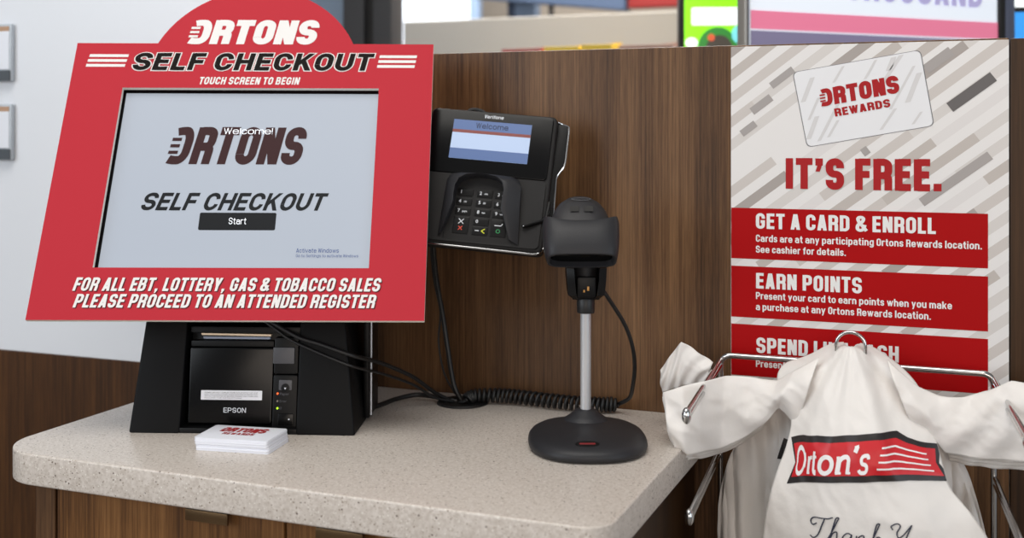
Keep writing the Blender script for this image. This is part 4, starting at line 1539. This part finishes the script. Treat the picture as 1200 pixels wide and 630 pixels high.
b = B()
b.tube(rp(bar_path(0.9875, -0.2945, 0.0195, 0.60)), 0.0036, 12)
b.tube(rp([(-0.2945, RY, 0.60), (0.0195, RY, 0.60)]), 0.0036, 12)
b.tube(rp([(-0.2945, RY, 0.72), (0.0195, RY, 0.72)]), 0.003, 10)
for x in (-0.2945, 0.0195):
    b.box(x - 0.008 - ro.x, x + 0.008 - ro.x, 0.0025, 0.0385, 0.045, 0.075, 0.001)
b.build('frame', M['chrome'], rack)
arms = (((-0.2945, RY, 0.9790), (-0.2935, 1.252, 0.9545)), ((0.0195, RY, 0.9790), (0.0480, 1.252, 0.9600)), ((-0.2960, RY, 0.8660), (-0.2905, 1.252, 0.8440)), ((0.0205, RY, 0.8660), (0.0480, 1.252, 0.8442)))
for s, e in arms:
    s, e = Vector(s) - ro, Vector(e) - ro
    b = B()
    for off in (Vector((0, 0, 0.0038)), Vector((0, 0, -0.0038))):
        b.tube([s + off, s.lerp(e, 0.95) + off, e + off * 0.4], 0.0028, 10)
    b.build('arm', M['chrome'], rack)
    B().sphere(e, 0.0062, 0.85, 1.0, 1.5).build('arm_tip', M['chrome'], rack)
b = B()
hp = [(-0.1490, RY - 0.001, 0.988), (-0.1490, 1.400, 0.996), (-0.1490, 1.388, 1.004), (-0.1490, 1.383, 1.016)]
for k in range(0, 9):
    a = R(180 - 180 * k / 8)
    hp.append((-0.1330 + 0.0160 * math.cos(a), 1.382, 1.0205 + 0.0145 * math.sin(a)))
hp += [(-0.1170, 1.383, 1.016), (-0.1170, 1.388, 1.004), (-0.1170, 1.400, 0.996), (-0.1170, RY - 0.001, 0.988)]
b.tube(rp(catmull(hp, 70)), 0.0021, 10)
b.build('hook', M['chrome'], rack)

# ================================================================== BAGS
BODY = [(1.0191, -0.1433, -0.1240, 1.3853), (1.0155, -0.1568, -0.1123, 1.3832), (1.0111, -0.1663, -0.1026, 1.3805), (1.0050, -0.1766, -0.0919, 1.3768), (0.9988, -0.1900, -0.0823, 1.3731), (0.9915, -0.2082, -0.0728, 1.3687), (0.9814, -0.2162, -0.0623, 1.3621), (0.9698, -0.2160, -0.0547, 1.3544), (0.9584, -0.2109, -0.0508, 1.3470), (0.9472, -0.2010, -0.0479, 1.3400), (0.9313, -0.1967, -0.0413, 1.3300), (0.9057, -0.2011, -0.0340, 1.3207), (0.8797, -0.2098, -0.0252, 1.3144), (0.8549, -0.2165, -0.0027, 1.3080), (0.8202, -0.2228, 0.0192, 1.3051), (0.7682, -0.2259, 0.0391, 1.3008), (0.6985, -0.2278, 0.0471, 1.2950)]
REAR = [(0.9845, -0.2005, -0.0756, 1.4050), (0.9507, -0.2305, -0.0480, 1.4050), (0.9208, -0.2508, -0.0298, 1.4050), (0.8910, -0.2693, -0.0136, 1.4050), (0.8611, -0.2817, -0.0029, 1.4050), (0.8216, -0.2890, 0.0078, 1.4050), (0.7627, -0.2910, 0.0193, 1.4050), (0.6344, -0.2921, 0.0280, 1.4050)]
HL_T = [(-0.1669,1.3720,1.0062),(-0.1957,1.3720,0.9883),(-0.2157,1.3750,0.9743),(-0.2455,1.3750,0.9769),(-0.2737,1.3650,0.9777),(-0.2935,1.3400,0.9750),(-0.3152,1.3250,0.9704),(-0.3385,1.3250,0.9615)]
HL_B = [(-0.1895,1.3620,0.9260),(-0.2117,1.3620,0.9456),(-0.2259,1.3650,0.9278),(-0.2516,1.3650,0.9065),(-0.2767,1.3550,0.8945),(-0.2943,1.3300,0.8941),(-0.3079,1.3150,0.8946),(-0.3229,1.3150,0.9009)]
HR_T = [(-0.0921,1.3720,1.0087),(-0.0601,1.3680,0.9823),(-0.0379,1.3700,0.9733),(-0.0115,1.3700,0.9736),(0.0145,1.3700,0.9842),(0.0357,1.3650,0.9962),(0.0607,1.3600,0.9937),(0.0854,1.3600,0.9794)]
HR_B = [(-0.0643,1.3620,0.9378),(-0.0482,1.3580,0.9355),(-0.0306,1.3600,0.9134),(-0.0071,1.3600,0.9111),(0.0144,1.3600,0.9106),(0.0397,1.3550,0.9127),(0.0644,1.3500,0.9166),(0.0889,1.3500,0.9281)]
FL_T = [(-0.3609, 1.4000, 0.9714), (-0.3480, 1.4000, 0.9902), (-0.3341, 1.4000, 1.0080), (-0.3140, 1.4000, 0.9968), (-0.2952, 1.4000, 0.9857)]
FL_B = [(-0.3575, 1.3950, 0.9454), (-0.3425, 1.3950, 0.9508), (-0.3319, 1.3950, 0.9548), (-0.3161, 1.3950, 0.9592), (-0.3025, 1.3950, 0.9634)]


def crumple(x, z, seed, amp):
    """creases: stretched ridged noise"""
    p = Vector((x * 26 + seed * 7.3, z * 14 + seed * 3.1, seed * 1.7))
    a = 1 - abs(noise.noise(p)) * 2.2
    q = Vector((x * 60 + z * 34 + seed * 2.0, z * 30 - x * 26, seed * 2.9))
    c = 1 - abs(noise.noise(q)) * 2.0
    return amp * (a * 0.75 + c * 0.35)


def body_surface(table, seed, amp, bulge, hook=None):
    zs = [t[0] for t in table]

    def fn(s, t):
        u = t * (len(table) - 1)
        k = min(int(u), len(table) - 2)
        f = u - k
        A = [table[max(k - 1, 0)], table[k], table[k + 1], table[min(k + 2, len(table) - 1)]]

        def cm(i):
            a, b_, c, d_ = (r_[i] for r_ in A)
            return 0.5 * (2 * b_ + (c - a) * f + (2 * a - 5 * b_ + 4 * c - d_) * f * f + (3 * b_ - a - 3 * c + d_) * f ** 3)
        z, xl, xr, yc = cm(0), cm(1), cm(2), cm(3)
        x = xl + (xr - xl) * s
        q = 2 * s - 1
        y = yc + bulge * abs(q) ** 2.2
        if hook:
            dx, dz = x - hook[0], hook[1] - z
            r_ = math.hypot(dx, dz)
            an = math.atan2(dx, max(dz, 1e-4))
            fade = min(1, r_ / 0.05) * max(0.25, 1 - r_ / 0.30)
            y += fade * (0.0016 * math.sin(an * 11 + 0.7) + 0.0010 * math.sin(an * 23 + 2.0))
            hw_ = 0.0165 + 0.026 * max(0, 1.017 - z) / 0.085
            e_ = (abs(x - hook[0]) - hw_) / 0.010
            lift = 1.0 / (1.0 + math.exp(max(-30, min(30, e_ * 4))))
            y -= 0.0080 * lift * min(1, max(0, (z - 0.86) / 0.06))
        else:
            y += (0.0055 * math.sin(x * 120 + seed) + 0.0030 * math.sin(x * 290 + z * 20 + seed * 2)) * min(1, t * 3)
        y -= crumple(x, z, seed, amp) * min(1, t * 6 + 0.15)
        return (x, y, z)
    return fn


def strip_surface(T, Bt, seed, amp, sag, shift=(0, 0, 0), nu=60):
    def firm(P):
        C, m_ = catmull(P, nu), len(P) - 1
        out = []
        for i in range(nu + 1):
            u = i / nu * m_
            k = min(int(u), m_ - 1)
            out.append(C[i].lerp(Vector(P[k]).lerp(Vector(P[k + 1]), u - k), 0.75))
        return out
    tc_, bc_ = firm(T), firm(Bt)
    sh = Vector(shift)

    def fn(s, t):
        i = s * nu
        k = min(int(i), nu - 1)
        f = i - k
        a = tc_[k].lerp(tc_[k + 1], f)
        b_ = bc_[k].lerp(bc_[k + 1], f)
        p = a.lerp(b_, t) + sh
        p.y -= sag * math.sin(math.pi * t) * (1 - 0.4 * s) + crumple(p.x * 0.8, p.z * 1.5, seed, amp) * (0.25 + 0.75 * math.sin(math.pi * min(1, t * 1.1 + 0.05)))
        p.y += 0.0022 * math.sin(s * 23 + t * 9 + seed)
        return tuple(p)
    return fn


front = empty('carrier_bag', 'front white plastic carrier bag with red banner pulled over the hook', 'bag', (-0.1330, 1.35, 0.70), 0, 'white carrier bags hanging on the chrome rack')
fo = Vector((-0.1330, 1.35, 0.70))


def shift_fn(fn, o):
    return lambda s, t: tuple(Vector(fn(s, t)) - o)


surf = body_surface(BODY, 1.0, 0.0028, 0.030, hook=(-0.133, 1.03))
sf = shift_fn(surf, fo)


def film(bld, name, parent):
    o = bld.build(name, M['bag'], parent, True, recalc=False, angle=180)
    md = o.modifiers.new('film', 'SOLIDIFY')
    md.thickness = 0.0004
    md.offset = 0
    return o


b = B().grid(sf, 90, 120)
film(b, 'bag_front', front)
b = B().grid(lambda s, t: tuple(Vector(surf(s, t)) - fo + Vector((0, 0.010 + 0.012 * (1 - abs(2 * s - 1)), -0.003))), 40, 50)
film(b, 'bag_back', front)
film(B().grid(shift_fn(strip_surface(HL_T, HL_B, 2.0, 0.0050, 0.012), fo), 80, 36), 'handle', front)
film(B().grid(shift_fn(strip_surface(HR_T, HR_B, 3.0, 0.0042, 0.012), fo), 80, 36), 'handle', front)


# printing on the bag follows its folds
def find_t(z):
    lo, hi = 0.0, 1.0
    for _ in range(30):
        m_ = (lo + hi) / 2
        if surf(0.5, m_)[2] > z:
            lo = m_
        else:
            hi = m_
    return (lo + hi) / 2


def on_bag(x, z, off):
    t = find_t(z)
    xl, xr = surf(0, t)[0], surf(1, t)[0]
    s = max(0.0, min(1.0, (x - xl) / (xr - xl)))
    p = Vector(surf(s, t))
    p.y -= off
    return tuple(p - fo)


def bx_line(u, lo):
    """banner edges: u across 0..1, lo False for the top edge"""
    top_ = [(-0.1955, 0.9165), (-0.1800, 0.9235), (-0.1630, 0.9275), (-0.1300, 0.9320), (-0.1000, 0.9370), (-0.0800, 0.9375), (-0.0690, 0.9310), (-0.0560, 0.9270), (-0.0360, 0.9235)]
    bot_ = [(-0.1975, 0.8690), (-0.1800, 0.8745), (-0.1630, 0.8785), (-0.1300, 0.8830), (-0.1050, 0.8865), (-0.0830, 0.8890), (-0.0660, 0.8895), (-0.0460, 0.8885), (-0.0215, 0.8865)]
    L = bot_ if lo else top_
    i = u * (len(L) - 1)
    k = min(int(i), len(L) - 2)
    f = i - k
    return Vector(L[k]).lerp(Vector(L[k + 1]), f)


def banner_pt(u, v, off):
    p = bx_line(u, True).lerp(bx_line(u, False), v)
    return on_bag(p.x + (0.012 * (1 - abs(2 * v - 1)) * (1 - u) ** 6 if False else 0) - (0.008 * (1 - abs(2 * v - 1))) * u ** 12 + (0.008 * (1 - abs(2 * v - 1))) * (1 - u) ** 12, p.y, off)


b = B().grid(lambda s, t: banner_pt(s, 1 - t, 0.0010), 90, 20)
ban = b.build('banner', M['bag_black'], front, True, recalc=False, angle=180)
b = B().grid(lambda s, t: banner_pt(0.022 + s * 0.945, 0.865 - t * 0.72, 0.0016), 90, 16)
b.build('banner_field', M['bag_red'], front, True, recalc=False, angle=180)
b = B()
for k in range(4):
    v = 0.70 - k * 0.145
    b.grid(lambda s, t: banner_pt(0.545 - 0.006 * k + s * (0.36 + 0.012 * k), v + 0.028 - t * 0.036, 0.0022), 40, 1)
b.build('banner_lines', M['bag_white'], front, True, recalc=False, angle=180)
# serif lettering on the banner
b = B()
bf = lambda x, y: banner_pt(0.040 + x * 0.0950, 0.20 + y * 0.56, 0.0022)


def brush(pts, wt, closed=False):
    for q in strip_quads(rounded(pts, closed, 8), closed, wt / 2):
        b.add([bf(p.x, p.y) for p in q], [(0, 1, 2, 3)])


brush([(0.10, 0.02, .45), (1.0, 0.02, .45), (1.10, 1.0, .45), (0.18, 1.0, .45)], 0.176, True)
brush([(0.16, 0.25), (0.12, 0.5), (0.22, 0.8)], 0.162)
brush([(1.04, 0.25), (1.12, 0.5), (1.08, 0.8)], 0.162)
brush([(1.40, 0.0), (1.50, 0.62)], 0.216)
brush([(1.30, 0.02), (1.56, 0.02)], 0.095)
brush([(1.38, 0.62), (1.52, 0.62)], 0.095)
brush([(1.49, 0.42), (1.58, 0.62, .1), (1.76, 0.62)], 0.149)
brush([(1.98, 0.86), (1.88, 0.03, .15), (2.12, 0.04)], 0.203)
brush([(1.82, 0.64), (2.16, 0.64)], 0.108)
brush([(2.30, 0.02, .3), (2.84, 0.02, .3), (2.90, 0.66, .3), (2.36, 0.66, .3)], 0.176, True)
brush([(3.10, 0.0), (3.20, 0.62)], 0.203)
brush([(3.02, 0.02), (3.26, 0.02)], 0.095)
brush([(3.08, 0.62), (3.22, 0.62)], 0.095)
brush([(3.19, 0.46), (3.30, 0.64, .15), (3.62, 0.64, .15), (3.54, 0.0)], 0.176)
brush([(3.46, 0.02), (3.70, 0.02)], 0.095)
brush([(3.98, 1.06), (4.00, 0.98), (3.92, 0.80)], 0.203)
brush([(4.14, 0.14), (4.20, 0.02, .1), (4.56, 0.02, .14), (4.54, 0.32, .12), (4.24, 0.36, .12), (4.26, 0.66, .14), (4.60, 0.66, .1), (4.60, 0.52)], 0.149)
b.build('banner_lettering', M['bag_white'], front, False, recalc=False)
# handwritten thank-you line
b = B()
tf = lambda x, y: on_bag(-0.1690 + x * 0.0240, 0.8190 + y * 0.0205, 0.0014)


def pen(pts, wt=0.062):
    P = [(p.x, p.y) for p in catmull([(q[0], q[1], 0) for q in pts], 12 * len(pts))]
    for q in strip_quads(P, False, wt / 2):
        b.add([tf(p.x, p.y) for p in q], [(0, 1, 2, 3)])


pen([(0.30, 0.84), (0.12, 0.72), (0.02, 0.90), (0.16, 1.10), (0.50, 1.14), (0.80, 1.16), (1.02, 1.26)])
pen([(0.66, 1.14), (0.52, 0.72), (0.36, 0.25), (0.16, 0.05), (0.0, 0.15)])
pen([(0.78, 0.02), (1.00, 0.55), (1.22, 1.10), (1.28, 1.26), (1.16, 1.22), (1.02, 0.70), (0.86, 0.02), (1.02, 0.42), (1.20, 0.52), (1.20, 0.20), (1.26, 0.02), (1.42, 0.18)])
pen([(1.86, 0.50), (1.66, 0.55), (1.46, 0.30), (1.52, 0.04), (1.72, 0.14), (1.86, 0.50), (1.80, 0.10), (1.90, 0.02), (2.04, 0.20)])
pen([(2.08, 0.50), (2.02, 0.02), (2.18, 0.44), (2.38, 0.54), (2.38, 0.20), (2.44, 0.02), (2.60, 0.18)])
pen([(2.62, 0.02), (2.84, 0.60), (3.02, 1.10), (3.06, 1.24), (2.94, 1.18), (2.82, 0.66), (2.70, 0.02)])
pen([(2.78, 0.28), (2.98, 0.55), (3.08, 0.50), (2.86, 0.30), (3.02, 0.06), (3.22, 0.14)])
pen([(3.62, 1.02), (3.56, 1.20), (3.80, 1.36), (3.94, 1.24), (3.80, 0.90), (3.86, 0.66), (4.06, 0.80), (4.42, 1.34)])
pen([(4.42, 1.34), (4.20, 0.70), (3.96, 0.0), (3.70, -0.4)])
pen([(4.64, 0.50), (4.42, 0.46), (4.34, 0.18), (4.50, 0.02), (4.70, 0.20), (4.66, 0.48), (4.86, 0.42)])
pen([(4.92, 0.52), (4.90, 0.14), (5.02, 0.04), (5.26, 0.52), (5.22, 0.10), (5.38, 0.06)])
b.build('script_lettering', mat('bag_navy', rgb(40, 44, 62), 0.5), front, False, recalc=False)

# the bags behind it
rear_names = ('white carrier bag hanging directly behind the printed front bag', 'third white carrier bag from the front, behind two others', 'rearmost white carrier bag hanging nearest the wall')
for k in range(3):
    o3 = Vector((-0.1330, 1.405 + 0.009 * k, 0.64))
    root = empty('carrier_bag', rear_names[k], 'bag', o3, 0, 'white carrier bags hanging on the chrome rack')
    tb = [(z - 0.004 * k, xl - 0.0035 * k + 0.004, xr + 0.004 * k - 0.006, y + 0.009 * k) for z, xl, xr, y in REAR]
    fn = body_surface(tb, 4.0 + k * 2.3, 0.0040, 0.004)
    film(B().grid(shift_fn(fn, o3), 60, 60), 'bag_front', root)
    dz = -0.006 - 0.0055 * k
    film(B().grid(shift_fn(strip_surface(HL_T[2:], HL_B[2:], 6.0 + k, 0.0030, 0.006, (-0.004 - 0.002 * k, 0.016 + 0.007 * k, dz * 0.9)), o3), 60, 24), 'handle', root)
    film(B().grid(shift_fn(strip_surface(HR_T[2:], HR_B[2:], 9.0 + k, 0.0030, 0.006, (0.003, 0.016 + 0.007 * k, dz)), o3), 60, 24), 'handle', root)
    if k == 0:
        film(B().grid(shift_fn(strip_surface(FL_T, FL_B, 12.0, 0.0030, 0.004), o3), 30, 24), 'handle_flap', root)

        def rb(s, t, q=fn):
            p = Vector(q(0.205 + 0.09 * s, 0.375 + 0.13 * t))
            p.y -= 0.0015
            return tuple(p - o3)
        B().grid(rb, 12, 12).build('banner', M['bag_black'], root, True, recalc=False, angle=180)

# ================================================================== WALL-MOUNTED CARD HOLDERS (far left)
for k, (za, zb) in enumerate(((1.3475, 1.4420), (1.2180, 1.3100))):
    o = Vector((-1.5125, YW - 0.0005, za))
    root = empty('leaflet_holder', ('upper' if k == 0 else 'lower') + ' small clear leaflet holder on the white wall at left edge', 'holder', o, 0, 'leaflet holders on the white wall')
    hgt = zb - za
    B().box(-0.035, 0.0400, -0.008, 0.0, 0.0, hgt, 0.002).build('case', M['holder'], root)
    B().box(-0.031, 0.0365, -0.0095, -0.008, 0.020, hgt - 0.012).build('leaflet', M['holder_paper'], root, False)
    B().box(-0.031, 0.0365, -0.0095, -0.008, hgt - 0.012, hgt - 0.004).build('leaflet_header', M['holder_tan'], root, False)
    B().box(-0.034, 0.0390, -0.0105, -0.008, 0.001, 0.018).build('lip', M['holder_dark'], root, False)

# ================================================================== BEYOND THE PARTITION
# big lit display turned away to the right
DM = Matrix.Translation((-0.3706, 2.0591, 1.36)) @ Matrix.Rotation(R(46), 4, 'Z')
disp = empty('promotion_display', 'large lit white display with pink band standing behind the poster wall', 'display', matrix=DM)
B().box(-0.010, 0.600, 0.0, 0.012, -0.40, 0.62, 0.003).build('cabinet', M['disp_frame'], disp)
pnl = B().box(0.0, 0.586, -0.004, 0.0, 0.02, 0.60).build('screen', M['disp_white'], disp, False)
B().box(0.0, 0.586, -0.0055, -0.004, 0.086, 0.1186).build('pink_band', M['disp_pink'], disp, False)
B().box(0.0, 0.586, -0.0055, -0.004, 0.02, 0.083).build('grey_band', M['disp_grey'], disp, False)
B().box(-0.0175, -0.0105, -0.012, 0.012, -0.40, 0.62, 0.002).build('side_trim', M['silver'], disp)
b = B()
b.box(0.587, 0.602, -0.010, 0.0, -0.40, 0.62, 0.001)
b.build('side_gasket', M['col_black'], disp)
B().box(0.602, 0.626, -0.012, 0.05, -0.40, 0.62, 0.003).build('side_post', M['disp_frame'], disp)
b = B()
lettering(b, 'THOUSAND', 0.212, 0.1465, 0.545, 0.205, lambda x, y: (x, -0.0058, y), cap=0.56, wt=0.2, track=0.10)
b.build('display_lettering', M['disp_violet'], disp, False, recalc=False)
b = B()
b.box(0.05, 0.55, 0.0, 0.05, -1.36, -0.40)
b.build('pedestal', M['disp_frame'], disp, False)

# green game screen
gx, gy = -0.6146, 2.60
game = empty('game_screen', 'bright green game screen glowing left of the big display', 'screen', (gx, gy, 1.36), R(18))
B().box(-0.012, 0.26, 0.0, 0.06, 0.0, 0.245, 0.004).build('cabinet', M['col_black'], game)
B().box(0.0, 0.25, -0.002, 0.0, 0.03, 0.205).build('screen', M['game_green'], game, False)


def disc(cx, cz, rx, rz, y, m, name, n=24):
    B().add([(cx + rx * math.cos(2 * math.pi * k / n), y, cz + rz * math.sin(2 * math.pi * k / n)) for k in range(n)], [tuple(range(n))]).build(name, m, game, False)


B().prism(rrect(0.016, 0.146, 0.24, 0.186, 0.004), 0.002, 0.0028, frame=lambda x, y, z: (x, -z, y)).build('panel_white', M['game_white'], game, False)
disc(0.075, 0.092, 0.046, 0.050, -0.0026, M['game_deep'], 'motif_ring')
disc(0.078, 0.092, 0.030, 0.032, -0.0030, M['game_dark'], 'motif_disc')
disc(0.060, 0.118, 0.008, 0.008, -0.0034, M['game_orange'], 'motif_dot')
disc(0.016, 0.106, 0.014, 0.012, -0.0030, M['game_white'], 'motif_blob')
disc(0.122, 0.125, 0.016, 0.020, -0.0030, M['game_cyan'], 'motif_patch')
B().box(0.10, 0.15, 0.0, 0.05, -1.36, 0.0).build('stand', M['col_black'], game, False)

# blue screen at the right edge
blue = empty('slot_screen', 'blue lit screen at the right edge behind the poster wall', 'screen', (0.052, 2.60, 1.36), R(10))
B().box(-0.01, 0.26, 0.0, 0.06, 0.0, 0.35, 0.004).build('cabinet', M['col_black'], blue)
B().box(0.0, 0.25, -0.002, 0.0, 0.03, 0.150).build('screen', M['game_blue'], blue, False)
B().box(0.0, 0.25, -0.0035, -0.002, 0.150, 0.160).build('dark_band', M['col_black'], blue, False)
B().box(0.0, 0.25, -0.002, 0.0, 0.160, 0.32).build('header', M['game_white'], blue, False)
B().box(0.10, 0.15, 0.0, 0.05, -1.36, 0.0).build('stand', M['col_black'], blue, False)

# candy boxes on a shelf in front of the beige half wall
shelf = empty('display_shelf', 'low shelf unit in front of the beige half wall', 'shelf', (-0.98, 3.1, 0))
b = B()
b.box(-0.45, 0.35, -0.15, 0.20, 1.425, 1.445, 0.002)
b.box(-0.45, -0.43, -0.15, 0.20, 0.0, 1.425, 0.002)
b.box(0.33, 0.35, -0.15, 0.20, 0.0, 1.425, 0.002)
b.box(-0.43, 0.33, 0.18, 0.20, 0.0, 1.425, 0.002)
b.build('shelf_frame', M['beige'], shelf)
for nm, x0, x1, zt, m, lb in (('candy_box', -1.215, -1.10, 1.492, 'candy_red', 'dull red candy box on the shelf behind the partition'), ('candy_box', -1.09, -0.99, 1.495, 'candy_yel', 'yellow candy box beside the dull red one'), ('candy_box', -0.985, -0.90, 1.498, 'candy_yel', 'second yellow candy box, right of the first'), ('candy_box', -0.88, -0.73, 1.494, 'candy_tan', 'pinkish tan candy box rightmost on the shelf')):
    bb = empty(nm, lb, 'box', ((x0 + x1) / 2, 3.02, 1.445), 0, 'candy boxes behind the partition')
    hw = (x1 - x0) / 2
    B().box(-hw, hw, -0.05, 0.05, 0.0005, zt - 1.445, 0.002).build('carton', M[m], bb)
    B().prism([(-hw, 0), (hw, 0), (hw, 0.012), (-hw, 0.004)], 0.048, 0.05, frame=lambda x, y, z, q=zt - 1.446: (x, z, y + q)).build('lid_flap', M[m], bb, False)

# steel beam and post seen through the far room, red canopy
bm_ = empty('ceiling_duct', 'blurred blue-grey sloping duct high beyond the half wall', 'duct', (-1.8, 5.0, 1.9))
b = B()
b.prism([(-0.36, -0.015), (0.36, -0.10), (0.36, 0.20), (-0.36, 0.20)], -0.05, 0.05, 0.006, frame=lambda x, y, z: (x, z, y))
b.build('duct_body', M['steelblue'], bm_)
b = B()
b.box(-0.006, 0.006, -0.02, 0.02, -0.32, -0.05)
b.build('hanger', M['col_dark'], bm_, False)
ps = empty('steel_post', 'pale blue steel post beyond the half wall', 'post', (-1.955, 5.1, 0))
B().box(-0.05, 0.05, -0.04, 0.04, 0, 2.3, 0.004).build('shaft', M['steelpale'], ps)
B().box(-0.085, -0.05, -0.04, 0.04, 0, 2.3, 0.004).build('flange', M['steelblue'], ps)
cn = empty('canopy_panel', 'dark red canopy panel beyond the half wall left of the green screen', 'canopy', (-1.15, 5.0, 1.81))
B().box(-0.28, 0.28, -0.03, 0.03, 0.0, 0.35, 0.01).build('valance', M['wine'], cn)
B().box(-0.30, 0.30, -0.035, 0.035, 0.35, 0.38, 0.004).build('rail', M['col_dark'], cn)
